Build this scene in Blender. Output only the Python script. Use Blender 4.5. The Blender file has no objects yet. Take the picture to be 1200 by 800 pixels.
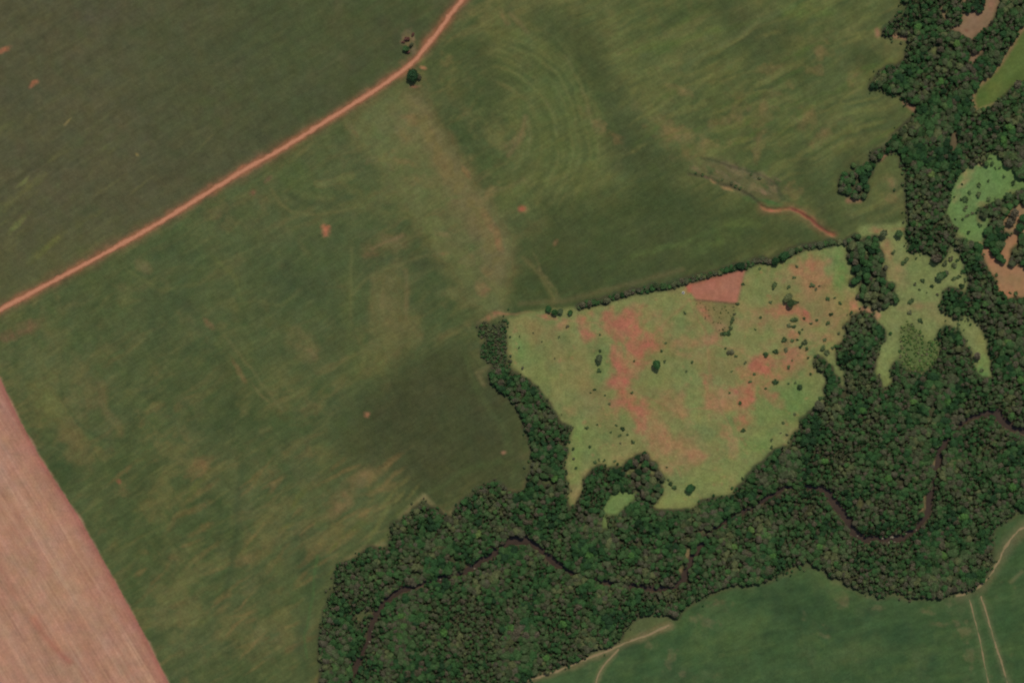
import bpy, math, random
import numpy as np

# ------------------------------------------------------------------ camera, sky, sun, exposure
scene = bpy.context.scene
COL = scene.collection
ALT = 3000.0
cam_d = bpy.data.cameras.new('camera')
cam = bpy.data.objects.new('camera', cam_d)
COL.objects.link(cam)
cam.location = (0.0, 0.0, ALT)
cam.rotation_euler = (0.0, 0.0, 0.0)            # straight down, north at the top
cam_d.sensor_fit = 'HORIZONTAL'
cam_d.angle = 2 * math.atan(600.0 / ALT)        # 1200 m of ground across the frame
cam_d.clip_start = 10.0
cam_d.clip_end = 60000.0
scene.camera = cam

SUN_EL, SUN_AZ = math.radians(57), math.radians(17)   # sun in the north-north-east, high
world = bpy.data.worlds.new('World')
scene.world = world
world.use_nodes = True
wn = world.node_tree
wn.nodes.clear()
sky = wn.nodes.new('ShaderNodeTexSky')
sky.sky_type = 'NISHITA'
sky.sun_disc = False
sky.sun_elevation = SUN_EL
sky.sun_rotation = SUN_AZ
bg = wn.nodes.new('ShaderNodeBackground')
bg.inputs['Strength'].default_value = 0.11
wo = wn.nodes.new('ShaderNodeOutputWorld')
wn.links.new(sky.outputs[0], bg.inputs['Color'])
wn.links.new(bg.outputs[0], wo.inputs['Surface'])

sun_d = bpy.data.lights.new('sun', 'SUN')
sun_d.energy = 3.2
sun_d.angle = math.radians(0.53)
sun_d.color = (1.0, 0.965, 0.91)
sun = bpy.data.objects.new('sun', sun_d)
COL.objects.link(sun)
sun.location = (400, 900, 1500)
from mathutils import Vector
sdir = Vector((math.sin(SUN_AZ) * math.cos(SUN_EL), math.cos(SUN_AZ) * math.cos(SUN_EL), math.sin(SUN_EL)))
sun.rotation_euler = (-sdir).to_track_quat('-Z', 'Y').to_euler()

scene.view_settings.view_transform = 'Standard'
scene.view_settings.look = 'None'
scene.view_settings.exposure = 0.0
scene.view_settings.gamma = 1.0
scene.view_settings.use_curve_mapping = False
scene.cycles.max_bounces = 4
scene.cycles.filter_width = 2.1

rng = np.random.default_rng(7)
random.seed(7)
KL = (1.18, 1.20, 1.33)        # light that a level surface gives back per unit of albedo

def lin(c):
    c = np.asarray(c, float) / 255.0
    return np.where(c <= 0.04045, c / 12.92, ((c + 0.055) / 1.055) ** 2.4)
def alb(c):
    return lin(c) / np.array(KL)

# ------------------------------------------------------------------ noise
TAB = rng.random((256, 256))
def vnoise(x, y):
    xi = np.floor(x).astype(int); yi = np.floor(y).astype(int)
    fx = x - xi; fy = y - yi
    fx = fx * fx * fx * (fx * (fx * 6 - 15) + 10); fy = fy * fy * fy * (fy * (fy * 6 - 15) + 10)
    x0 = xi & 255; x1 = (xi + 1) & 255; y0 = yi & 255; y1 = (yi + 1) & 255
    a = TAB[y0, x0]; b = TAB[y0, x1]; c = TAB[y1, x0]; d = TAB[y1, x1]
    return (a + (b - a) * fx) * (1 - fy) + (c + (d - c) * fx) * fy
def fbm(x, y, wl, octv=4, seed=0, gain=0.5):
    s = 0.0; amp = 1.0; tot = 0.0
    ca, sa = math.cos(0.6), math.sin(0.6)
    x = x / wl + seed * 17.31; y = y / wl + seed * 9.77
    for _ in range(octv):
        s = s + amp * vnoise(x, y); tot += amp; amp *= gain
        x, y = (x * ca - y * sa) * 2.03 + 5.2, (x * sa + y * ca) * 2.03 + 1.3
    return (s / tot - 0.5) * 2.0
def streak(x, y, ang, lon, sho, octv=3, seed=0):
    """noise drawn out along ang (degrees, picture axes: x right, y down)"""
    a = math.radians(ang); ca, sa = math.cos(a), math.sin(a)
    u = (x * ca + y * sa) / lon; v = (-x * sa + y * ca) / sho
    return fbm(u, v, 1.0, octv, seed)
def sstep(t):
    t = np.clip(t, 0, 1); return t * t * (3 - 2 * t)

# ------------------------------------------------------------------ the map: outlines in metres (x east, y south from the north-west corner)
RIVER = [(395,860),(405,820),(415,790),(423,766),(432,753),(435,733),(442,716),(453,703),(467,693),(493,683),(523,676),(547,670),(560,660),(583,645),(600,633),(617,633),(630,640),(650,660),(670,671),(700,680),(733,686),(767,690),(788,689),(800,680),(810,656),(820,640),(837,620),(857,606),(880,596),(900,583),(923,570),(957,571),(970,576),(980,593),(992,606),(1000,623),(1013,632),(1033,631),(1057,630),(1073,620),(1087,603),(1090,583),(1093,566),(1100,543),(1101,530),(1108,517),(1115,507),(1127,495),(1140,488),(1155,485),(1167,483),(1175,493),(1185,500),(1200,505),(1250,520),(1330,530)]
RIVER_W = [1.1 * w_ for w_ in [5,5,4.5,4.5,4,4.5,5.5,5,5,5.5,6.5,7,7,7.5,8,8,6.5,5.5,5.5,5,5,5,5,5.5,6,6,5,4,3.5,3,3,4,6.5,7,7,7,8,8,7,4,4.5,5.5,6,5,4,3.5,3.5,4,4.5,6.5,8.5,9.5,8.5,6.5,6,6]]
ROAD = [(-130,438),(0,363.5),(90,315),(180,265),(282,202),(333,173),(400,131),(440,106),(473,82.5),(490,66.5),(510,42),(527,19),(543,-2),(585,-60),(640,-130)]
PLOUGHED = [(-200,440),(-15,410),(0,441),(17,479),(45,532),(90,601),(133,677),(170,744),(198,801),(230,870),(-200,870)]
PASTURE = [(592,372),(640,364),(700,356),(800,330),(875,312),(960,290),(988,286),(1000,300),(1010,340),(1012,362),(1000,400),(990,440),(992,470),(960,490),(910,540),(850,590),(780,606),(700,625),(660,600),(660,530),(660,500),(640,475),(620,446),(594,425)]
BARE_PLOT = [(802.5,335),(806,332.5),(840,323),(874,314),(869,335),(864,355.5),(840,353.5),(816,351.5)]
BRUSH_PLOT = [(816,352),(864,356),(858,375),(852,392),(840,388),(828,378),(812,362)]
FOREST = [(370,860),(376,793),(375,733),(388,693),(395,663),(400,661),(427,645),(455,641),(458,613),(472,608),(485,595),(497,583),(510,598),(525,603),(543,586),(563,568),(580,563),(597,576),(610,578),(622,561),
 (620,546),(620,526),(618,506),(610,484),(596,464),(587,457),(576,450),(572,441),(577,430),(570,420),(561,414),(561,409),(567,403),(561,386),(564,376),(573,378),(576,385),(585,382),(590,371),(596,375),(595,412),(594,423),(600,433),(612,441),(624,448),(633,457),(641,471),(648,484),
 (654,496),(668,500),(667,516),(664,528),(660,538),(662,550),(667,564),(666,580),(664,592),(676,595),(679,580),(686,564),(694,550),(708,545),(728,548),(740,562),(744,577),(752,588),(762,592),(772,601),(800,597),(833,586),(857,580),(877,561),(890,546),(907,530),(927,522),(930,508),(942,503),(938,495),(950,483),(965,480),(968,472),(967,460),(968,443),(967,435),(960,432),(953,427),(957,420),(967,425),(975,437),(983,443),(987,455),(986,467),(993,467),(995,450),(992,435),(980,422),(982,405),(987,399),(990,389),(995,375),(1000,367),(1010,363),(1022,372),(1030,382),(1038,390),(1033,399),(1030,405),(1027,415),(1020,432),(1027,442),(1032,455),(1037,457),(1048,445),(1045,435),(1052,425),(1060,436),(1085,438),(1098,422),(1102,405),(1098,389),(1113,385),(1128,389),(1133,400),(1137,413),(1142,433),(1147,443),(1160,445),(1163,438),(1160,417),(1157,403),(1152,384),(1142,375),(1128,365),(1123,375),(1107,367),(1103,357),(1107,345),(1115,337),(1127,342),(1137,349),(1135,334),(1133,315),(1127,300),(1117,285),(1112,285),(1108,300),(1100,307),(1092,307),(1090,299),(1077,294),(1068,297),(1062,292),(1065,280),(1062,269),
 (1063,263),(1062,250),(1063,233),(1062,216),(1058,196),(1055,180),(1042,176),(1030,184),(1024,191),(1018,184),(1037,170),(1048,158),(1058,150),(1072,136),(1072,123),(1058,120),(1055,113),(1043,110),(1022,105),(1018,100),(1030,85),(1048,78),(1062,70),(1063,55),(1062,43),(1045,42),(1033,43),(1035,33),(1043,27),(1053,17),(1055,0),(1052,-120),(1340,-120),(1340,590),
 (1200,600),(1180,610),(1167,616),(1163,632),(1162,650),(1163,663),(1153,680),(1133,692),(1100,698),(1063,699),(1047,695),(1030,699),(1000,687),(977,677),(960,665),(947,660),(933,665),(910,675),(877,685),(850,685),(823,699),(800,712),(793,722),(770,719),(747,722),(728,740),(726,750),(710,760),(683,770),(660,780),(633,790),(611,800),(540,860)]
BELT = [(983,284),(992,302),(998,317),(997,334),(1003,345),(1008,356),(1025,365),(1036,363),(1040,355),(1051,362),(1057,349),(1052,337),(1038,325),(1037,309),(1033,292),(1023,277),(1005,273),(990,277)]
CLUMP = [(976,219),(977,215),(984,209),(983,203),(993,200),(996,193),(1008,190),(1020,189),(1025,193),(1022,201),(1023,207),(1020,211),(1020,220),(1013,226),(1013,234),(1000,233),(993,231),(986,227),(980,223)]
COPSE = [(733,546),(738,528),(746,520),(756,528),(768,540),(776,554),(780,568),(777,581),(765,589),(754,587),(745,575),(740,560)]
NE_MEADOW = [(1157,181),(1165,180),(1171,184),(1176,192),(1185,197),(1192,207),(1202,215),(1200,221),(1187,226),(1177,231),(1167,235),(1154,240),(1144,244),(1142,250),(1147,262),(1157,251),(1161,257),(1154,268),(1152,275),(1150,286),(1135,284),(1123,272),(1108,250),(1113,233),(1115,220),(1127,200),(1147,190),(1157,196)]
RED_EAST = [(1148,285),(1160,292),(1163,300),(1173,307),(1173,292),(1180,277),(1192,274),(1195,284),(1185,294),(1182,312),(1190,310),(1197,310),(1205,318),(1225,330),(1215,350),(1188,347),(1183,350),(1177,345),(1170,340),(1170,330),(1162,322),(1155,310),(1150,295)]
RED_NE = [(1174,262),(1180,251),(1184,240),(1200,239),(1220,245),(1215,265),(1200,276),(1176,272)]
NE_FIELD = [(1230,-10),(1200,29),(1192,38),(1183,57),(1173,72),(1167,83),(1150,95),(1140,107),(1140,117),(1142,130),(1150,128),(1165,122),(1177,110),(1188,100),(1200,95),(1260,70)]
CLEARINGS = [[(1158,-30),(1182,-30),(1172,0),(1168,15),(1157,30),(1148,38),(1137,47),(1127,40),(1113,35),(1115,30),(1127,28),(1128,17),(1138,14),(1150,15),(1155,5)],
 [(1137,60),(1157,57),(1147,66),(1140,74),(1134,72)], [(1100,9),(1104,9),(1111,23),(1107,24)], [(1114,154),(1120,154),(1120,170),(1117,178),(1113,172)],
 [(1128,-5),(1133,-5),(1131,4),(1127,3)]]
FOREST_GLADES = [[(706,598),(712,582),(726,574),(742,576),(744,584),(732,594),(726,602),(710,602)], [(705,604),(711,604),(711,618),(706,619)]]
SOUTH_FIELD = [(540,860)] + FOREST[-34:-1][::-1] if False else None
EAST_MEADOW = [(1008,266),(1065,258),(1125,262),(1142,290),(1142,350),(1170,447),(1145,449),(1110,444),(1042,464),(1016,434),(1024,395),(1010,366),(1000,330),(990,290)]
SCRUB = [(1053,386),(1062,375),(1076,386),(1086,401),(1100,394),(1104,405),(1100,422),(1086,438),(1068,445),(1058,434),(1051,424),(1054,405)]
SAND_BARS = [((1084,589),(2.6,9),-12),((1095,545),(2.4,7),10),((1080,597),(5,2.2),-12),((807,647),(4,9),25),((824,621),(5,3),-30),((798,668),(3,6),30),((551,662),(6,3),-30),((576,641),(4,3),-20)]

# ------------------------------------------------------------------ the height field
def seg_dist(x, y, pts, vals=None):
    d2 = np.full(np.shape(x), 1e12); v = np.zeros(np.shape(x))
    for i in range(len(pts) - 1):
        ax, ay = pts[i]; bx, by = pts[i + 1]
        dx, dy = bx - ax, by - ay
        t = np.clip(((x - ax) * dx + (y - ay) * dy) / (dx * dx + dy * dy + 1e-9), 0, 1)
        e = (x - ax - t * dx) ** 2 + (y - ay - t * dy) ** 2
        if vals is not None:
            v = np.where(e < d2, vals[i] + (vals[i + 1] - vals[i]) * t, v)
        d2 = np.minimum(d2, e)
    return (np.sqrt(d2), v) if vals is not None else np.sqrt(d2)
def inside(x, y, pts):
    r = np.zeros(np.shape(x), bool)
    n = len(pts)
    for i in range(n):
        ax, ay = pts[i]; bx, by = pts[(i + 1) % n]
        if ay == by: continue
        c = ((ay > y) != (by > y)) & (x < (bx - ax) * (y - ay) / (by - ay) + ax)
        r ^= c
    return r
GREAT = [(1120,52,4.6),(1075,32,5.2),(1175,165,4.8),(1090,205,4.8),(1102,96,4.4),(1182,150,5),(860,640,4.4),(905,650,4.8),(1128,605,5.2),(1185,570,5.2),(1105,650,4.8),(960,640,4.6),(1040,560,4.6),(880,620,4.2),(520,740,4.8),(600,735,5),(470,720,4.6),(640,770,4.6),(560,625,4.8),(660,730,4.4),(690,650,4.6),(740,650,4.8),(650,560,4.2),(1070,470,4.6),(1010,480,4.8),(1110,470,4.4),(965,540,4.4),(1180,400,4.6),(1195,445,4.8)]
# ------------------------------------------------------------------ where the trees stand
def scatter(pts, sp, rmin, rmax, seed, inset=1.0, drop=.05, warp=4.6):
    a = np.asarray(pts); r = np.random.default_rng(seed)
    x0, x1 = max(a[:, 0].min() - 3, -30), min(a[:, 0].max() + 3, 1262); y0, y1 = max(a[:, 1].min() - 3, -42), min(a[:, 1].max() + 3, 842)
    gx = np.arange(x0, x1, sp); gy = np.arange(y0, y1, sp * .87)
    qx, qy = np.meshgrid(gx, gy); qx = qx + (np.arange(len(gy)) % 2)[:, None] * sp * .5
    qx = (qx + r.uniform(-.6, .6, qx.shape) * sp).ravel(); qy = (qy + r.uniform(-.6, .6, qy.shape) * sp).ravel()
    wx = qx + warp * fbm(qx, qy, 13, 3, 301); wy = qy + warp * fbm(qx, qy, 13, 3, 302)
    keep = inside(wx, wy, pts) & (r.random(qx.shape) > drop)
    qx, qy, wx, wy = qx[keep], qy[keep], wx[keep], wy[keep]
    rad = rmin + (rmax - rmin) * r.beta(1.4, 2.4, qx.shape)
    d = seg_dist(wx, wy, list(pts) + [list(pts)[0]])
    ok = d > np.minimum(inset, rad * .5)
    rad = np.minimum(rad, d * .8 + 1.3)
    return qx[ok], qy[ok], rad[ok]
def forest_points(sp, rmin, rmax, seed, inset, drop):
    X, Y, Rr = scatter(FOREST, sp, rmin, rmax, seed, inset, drop)
    Rr = Rr * (1 + .5 * fbm(X, Y, 45, 3, 79))
    thin = (X < 602) & (Y < 432); Rr = np.where(thin, np.minimum(Rr, 2.1) * .8, Rr)
    ok = np.ones(len(X), bool)
    xw = X + 2.4 * fbm(X, Y, 10, 2, 305); yw = Y + 2.4 * fbm(X, Y, 10, 2, 306)
    for pl in [NE_MEADOW, RED_EAST, RED_NE, NE_FIELD] + CLEARINGS + FOREST_GLADES:
        d = seg_dist(X, Y, list(pl) + [pl[0]])
        ok &= ~inside(xw, yw, pl) & (d > Rr * .25)
    for pl in (COPSE, BELT): ok &= ~inside(X, Y, pl)
    dr, w = seg_dist(X, Y, RIVER, RIVER_W)
    ok &= dr > w * .5 + Rr * np.clip(.08 + 1.25 * fbm(X, Y, 17, 2, 307), -.9, .75)
    for (c0, (a, b), an) in SAND_BARS: ok &= ((X - c0[0]) / (a + 1.0)) ** 2 + ((Y - c0[1]) / (b + 1.0)) ** 2 > 1
    for (x, y, r) in GREAT: ok &= np.hypot(X - x, Y - y) > r * .7 + Rr * .2
    ok &= fbm(X, Y, 22, 3, 77) > -.6                 # ragged thin spots
    return X[ok], Y[ok], Rr[ok]
XA, YA, RA = forest_points(3.9, 1.4, 5.0, 21, .8, .08)
XB, YB, RB = forest_points(2.6, .7, 1.6, 22, .4, .2)
HEDGE = [(983,283),(972,285),(960,287),(948,289),(937,291),(927,295),(917,301),(907,307),(897,305),(883,306),(873,311),(865,312),(855,316),(842,319),(830,322),(818,325),(808,328),(800,329),(790,334),(778,337),(768,336),(758,339),(745,341),(733,345),(722,347),(710,351),(700,354),(690,356),(678,360)]
re_ = np.random.default_rng(44); ex = []; ey = []
fp = FOREST + [FOREST[0]]
for (a_, b_) in zip(fp[:-1], fp[1:]):
    if not (360 < a_[0] < 1200 and -20 < a_[1] < 820): continue
    n_ = int(np.hypot(b_[0] - a_[0], b_[1] - a_[1]) / (3.4 if a_[1] < 612 and a_[0] > 640 else 6) + re_.random())
    for _ in range(n_):
        t_ = re_.random(); g_ = re_.exponential(2.6) + .5; q_ = re_.uniform(0, 6.28)
        ex.append(a_[0] + (b_[0] - a_[0]) * t_ + g_ * math.cos(q_)); ey.append(a_[1] + (b_[1] - a_[1]) * t_ + g_ * math.sin(q_))
er = list(re_.uniform(.7, 1.9, len(ex)))
for (a_, b_) in zip(HEDGE[:-1], HEDGE[1:]):
    for _ in range(int(np.hypot(b_[0] - a_[0], b_[1] - a_[1]) / 1.15)):
        t_ = re_.random(); ex.append(a_[0] + (b_[0] - a_[0]) * t_ + re_.normal() * .8); ey.append(a_[1] + (b_[1] - a_[1]) * t_ + re_.normal() * 1.3); er.append(re_.uniform(1.0, 2.6))
XA = np.concatenate([XA, ex]); YA = np.concatenate([YA, ey]); RA = np.concatenate([RA, er])
TALL = np.concatenate([np.ones(len(XA) - len(ex)), np.full(len(ex), .5), np.ones(len(XB))])
TALL = np.where((np.concatenate([XA, XB]) < 602) & (np.concatenate([YA, YB]) < 432), .5, TALL)
STANDS = {'belt': scatter(BELT, 6.1, 3.2, 5.6, 1, 1.4), 'clump': scatter(CLUMP, 6.0, 3.0, 5.2, 2, 1.4), 'copse': scatter(COPSE, 6.2, 3.2, 5.2, 3, 1.4)}
GULLY = [(893,242),(900,246),(913,245.5),(927,245),(938,250),(950,257.5),(960,266),(977,276)]
GULLY_LOW = [(806,204),(833,210),(850,218),(867,223),(880,230),(893,242)]
GULLY_UP = [(822,186),(833,188),(855,196),(872,200),(893,207),(910,217),(915,230)]
def height(x, y):
    x = np.asarray(x, float); y = np.asarray(y, float)
    dr, w = seg_dist(x, y, RIVER, RIVER_W)
    h = 1.6 * fbm(x, y, 260, 2, 3) + 2.4 * (1 - np.exp(-dr / 160.0))
    wob = 1.3 * fbm(x, y, 14, 2, 8)
    h = h - 3.4 * (1 - sstep((dr + wob - w * 0.36) / 4.0))
    for pts, dep, ww in ((GULLY, 1.8, 3.2), (GULLY_LOW, .7, 2.4), (GULLY_UP, .6, 2.4)):
        near = (x > 780) & (x < 1000) & (y > 160) & (y < 300)
        if np.any(near):
            dd = np.full(x.shape, 99.0)
            dd[near] = seg_dist(x[near], y[near], pts)
            h = h - dep * (1 - sstep((dd + wob * .6) / ww))
    return h

# ------------------------------------------------------------------ grid
STEP = 1.5
X0, X1, Y0, Y1 = -96, 1296, -84, 884
xs = np.arange(X0, X1 + .01, STEP); ys = np.arange(Y0, Y1 + .01, STEP)
NX, NY = len(xs), len(ys)
GX, GY = np.meshgrid(xs, ys)
H = height(GX, GY)
edge = np.minimum(np.minimum(GX - X0, X1 - GX), np.minimum(GY - Y0, Y1 - GY))
H = H - 6.0 * (1 - sstep(edge / 24.0))
WX = GX + 3.2 * fbm(GX, GY, 22, 3, 11); WY = GY + 3.2 * fbm(GX, GY, 22, 3, 12)

C = np.zeros((NY, NX, 3))
def win(pts, m):
    a = np.asarray(pts)
    i0 = max(0, int((a[:, 0].min() - m - X0) / STEP)); i1 = min(NX, int((a[:, 0].max() + m - X0) / STEP) + 2)
    j0 = max(0, int((a[:, 1].min() - m - Y0) / STEP)); j1 = min(NY, int((a[:, 1].max() + m - Y0) / STEP) + 2)
    return slice(j0, j1), slice(i0, i1)
def put(s, m, rgb, st=1.0):
    if m.size == 0: return
    m = (np.clip(m, 0, 1) * st)[..., None]
    C[s] = C[s] * (1 - m) + alb(rgb) * m
def p_poly(pts, rgb, soft=3.0, st=1.0, warp=1.0, rough=0.0, rwl=12, seed=1):
    s = win(pts, soft + 8)
    if s[0].stop <= s[0].start or s[1].stop <= s[1].start: return
    x = GX[s] + (WX[s] - GX[s]) * warp; y = GY[s] + (WY[s] - GY[s]) * warp
    d = seg_dist(x, y, list(pts) + [pts[0]])
    d = np.where(inside(x, y, pts), d, -d)
    if rough: d = d + rough * fbm(GX[s], GY[s], rwl, 3, seed)
    put(s, sstep(d / soft * .5 + .5), rgb, st)
def p_line(pts, w, rgb, soft=2.0, st=1.0, warp=.6, rough=0.0, rwl=10, seed=2):
    s = win(pts, w + soft + 8)
    if s[0].stop <= s[0].start or s[1].stop <= s[1].start: return
    x = GX[s] + (WX[s] - GX[s]) * warp; y = GY[s] + (WY[s] - GY[s]) * warp
    d = w * .5 - seg_dist(x, y, pts)
    if rough: d = d + rough * fbm(GX[s], GY[s], rwl, 3, seed)
    put(s, sstep(d / soft * .5 + .5), rgb, st)
def p_blob(x, y, rx, ry, ang, rgb, st=1.0, rough=.5, wl=14, seed=4):
    r = max(rx, ry)
    s = win([(x - r, y - r), (x + r, y + r)], r * .6)
    if s[0].stop <= s[0].start or s[1].stop <= s[1].start: return
    a = math.radians(ang); ca, sa = math.cos(a), math.sin(a)
    dx = WX[s] - x; dy = WY[s] - y
    u = (dx * ca + dy * sa) / rx; v = (-dx * sa + dy * ca) / ry
    d = np.sqrt(u * u + v * v) + rough * fbm(GX[s], GY[s], wl, 3, seed + x * .013)
    g = .72 + .55 * fbm(GX[s], GY[s], max(3.5, min(rx, ry) * .7), 3, seed + 3.1 + y * .017) if min(rx, ry) > 2.4 else 1.0
    put(s, sstep((1.3 - d) / 1.15) * np.clip(g, 0, 1), rgb, min(1.0, st * 1.15))

# ---- crop land south and east of the road
put(np.s_[:, :], np.ones((NY, NX)), (81, 88, 54))
n1 = fbm(GX, GY, 120, 4, 21); n2 = fbm(GX, GY, 45, 4, 22)
st_a = streak(GX + 12 * n1, GY + 12 * n2, -30, 70, 9, 4, 23)
st_b = streak(GX + 20 * n2, GY + 20 * n1, 60, 90, 10, 4, 24)
A = np.s_[:, :]
put(A, sstep(n1 * 1.1 + .35), (70, 80, 46), .55)
put(A, sstep(n2 * 1.0 + st_a * .8 - .1), (98, 96, 56), .55)
put(A, sstep(st_a * 1.6 - .15), (106, 96, 60), .4)
put(A, sstep(-st_a * 1.4 - .05), (64, 74, 44), .45)
pa = fbm(GX + 9 * n2, GY + 9 * n1, 62, 5, 25, .6); pb = fbm(GX, GY, 24, 4, 26, .6)
put(A, sstep(pa * 1.9 - .25), (106, 100, 60), .6); put(A, sstep(-pa * 1.9 - .2), (62, 74, 44), .65)
put(A, sstep(pb * 2.0 - .45), (102, 94, 58), .5); put(A, sstep(-pb * 2.0 - .4), (66, 80, 46), .5)
st_s = streak(GX + 6 * n2, GY + 6 * n1, -38, 24, 3.2, 3, 27); put(A, sstep(st_s * 1.8 - .2), (98, 98, 58), .3); put(A, sstep(-st_s * 1.8 - .2), (66, 76, 44), .3)
# broad tones of the western half
p_poly([(-60,360),(60,330),(230,240),(330,190),(420,160),(480,260),(520,330),(440,380),(300,450),(140,430),(20,440)], (80,88,55), 60, .45)
p_blob(215, 355, 25, 14, 20, (66,76,48), .6); p_blob(250, 420, 22, 12, 50, (64,74,46), .7)
p_blob(350, 330, 45, 22, 20, (66,76,48), .7); p_blob(165, 455, 18, 10, 10, (64,76,48), .6)
p_blob(130, 395, 40, 22, -20, (70,80,48), .5); p_blob(200, 250, 30, 10, -28, (70,74,48), .6)
p_blob(350, 215, 38, 26, 15, (78,90,50), .6); p_blob(365, 235, 45, 9, 8, (92,96,58), .5)
p_blob(60, 475, 40, 20, 55, (104,100,58), .6); p_blob(90, 520, 34, 18, 60, (112,96,60), .55)
p_blob(105, 460, 30, 14, 62, (102,94,58), .5); p_blob(30, 385, 22, 9, -25, (116,88,62), .6)
p_blob(8, 395, 12, 8, 0, (124,88,64), .6)
p_blob(170, 315, 10, 8, 50, (112,98,64), .7); p_blob(245, 380, 12, 4, 58, (118,92,62), .8)
p_blob(278, 432, 18, 3.5, 58, (116,94,62), .8); p_blob(308, 465, 22, 2.2, 50, (98,96,60), .6)
p_blob(355, 405, 26, 16, 45, (108,98,62), .6); p_blob(365, 412, 12, 8, 55, (118,96,64), .6)
p_blob(330, 440, 30, 18, 30, (94,96,56), .5); p_blob(312, 503, 9, 4, -10, (118,104,64), .7)
p_blob(270, 440, 26, 30, 20, (68,78,46), .45); p_blob(320, 500, 60, 26, -10, (70,82,48), .5)
p_blob(235, 545, 16, 11, -15, (122,96,62), .85); p_blob(140, 562, 4, 3, 40, (150,90,66), .8)
p_blob(180, 478, 12, 5, -20, (112,100,62), .5); p_blob(175, 590, 22, 7, -20, (104,98,58), .6)
p_line([(70,440),(75,470),(95,500),(120,515),(160,516)], 2.2, (66,76,46), 3, .55)
p_line([(120,450),(125,480),(140,500),(142,508)], 8, (112,98,62), 5, .4)
rg0 = np.random.default_rng(12)
# worn brown ground down the narrow plot and the contour arcs west of it
p_poly([(402,140),(444,112),(488,112),(512,150),(534,184),(558,222),(580,254),(600,284),(600,330),(592,370),(566,372),(540,345),(505,292),(470,240),(435,188)], (104,100,62), 13, .6, .8, 6, 15)
p_poly([(476,112),(494,112),(518,150),(540,186),(566,230),(592,268),(602,300),(598,330),(580,330),(556,280),(524,225),(496,170)], (116,98,65), 14, .58, 1, 8, 13)
for k in range(26):
    t_ = rg0.random(); x = 430 + 150 * t_ + rg0.normal() * 18; y = 140 + 210 * t_ + rg0.normal() * 10
    p_blob(x, y, rg0.uniform(8, 22), rg0.uniform(3, 7), rg0.choice([57, -25, 10]), [(92,98,58), (120,106,70), (128,100,70), (100,106,62)][rg0.integers(4)], rg0.uniform(.3, .6), .7, 10)
p_blob(470, 150, 22, 12, 60, (116,98,66), .6); p_blob(515, 190, 30, 10, 57, (118,98,66), .6)
p_blob(455, 190, 22, 14, 50, (106,106,66), .5); p_blob(545, 310, 22, 14, 30, (110,108,64), .5)
p_blob(575, 262, 22, 6, 60, (132,98,68), .5); p_blob(585, 285, 13, 5, 70, (138,96,68), .55)
p_blob(546, 200, 16, 3.5, 58, (124,96,66), .7); p_blob(530, 345, 26, 9, 10, (112,104,66), .5)
p_blob(575, 372, 18, 5, -25, (142,108,78), .75); p_blob(596, 368, 30, 2.2, 0, (138,100,72), .7)
p_blob(520, 298, 14, 4, 0, (124,104,70), .6); p_blob(482, 140, 10, 8, 30, (128,96,68), .5)
p_blob(455, 350, 26, 50, 8, (106,96,60), .65); p_blob(470, 395, 26, 30, 10, (110,98,60), .6)
p_blob(455, 285, 34, 12, -15, (104,92,60), .55); p_blob(432, 300, 12, 5, 0, (118,94,64), .5)
p_blob(490, 305, 40, 9, 15, (74,80,50), .4); p_blob(420, 225, 40, 8, 15, (92,92,56), .5)
p_line([(400,240),(440,230),(475,215),(500,190)], 5, (100,96,60), 6, .45)
p_line([(414,300),(410,340),(408,390),(418,440),(410,475)], 10, (84,90,52), 8, .5)
for pts, w_, c_, st_ in (([(318,222),(328,238),(342,248),(370,252),(400,248),(430,237),(470,216),(500,200)], 3, (98,98,60), .75), ([(340,228),(355,238),(385,240),(410,232)], 8, (66,76,48), .5), ([(372,216),(395,212),(412,206)], 8, (104,102,62), .6),
    ([(412,346),(430,325),(460,312),(500,300)], 3.5, (98,98,60), .6), ([(430,298),(450,305),(480,308),(520,312)], 5, (72,78,50), .35), ([(436,292),(458,282),(472,275)], 3, (124,98,68), .6), ([(412,290),(411,330),(412,380)], 2.5, (96,98,60), .6), ([(475,318),(478,340),(476,372)], 4, (118,98,64), .5), ([(450,325),(448,360)], 3, (112,98,62), .5),
    ([(262,360),(300,352),(330,358),(350,340)], 3, (92,96,58), .5), ([(250,300),(275,325),(282,350)], 4, (90,96,56), .5), ([(262,392),(300,440),(330,480)], 2.4, (100,98,62), .5), ([(150,318),(190,340),(230,332)], 4, (92,96,56), .4), ([(410,440),(440,460),(470,445),(510,420)], 4, (84,88,52), .4)):
    p_line(pts, w_, c_, 3, st_, .5, .8, 8)
# dark lush crop below
p_poly([(472,428),(505,412),(548,400),(580,452),(604,482),(616,510),(618,550),(600,572),(560,566),(520,590),(490,580),(455,540),(425,525),(438,480)], (66,71,43), 22, .85, 1, 8, 26)
p_poly([(400,470),(470,440),(560,430),(610,500),(600,560),(480,560),(380,560)], (70,74,46), 30, .5)
p_line([(540,370),(545,410),(552,440),(562,465),(590,500),(597,530)], 7, (76,84,50), 5, .6)
p_line([(500,580),(550,548),(585,540),(604,545),(600,560)], 6, (76,86,50), 5, .5)
p_line([(575,430),(560,438),(566,450)], 4, (112,104,68), 4, .6)
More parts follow.
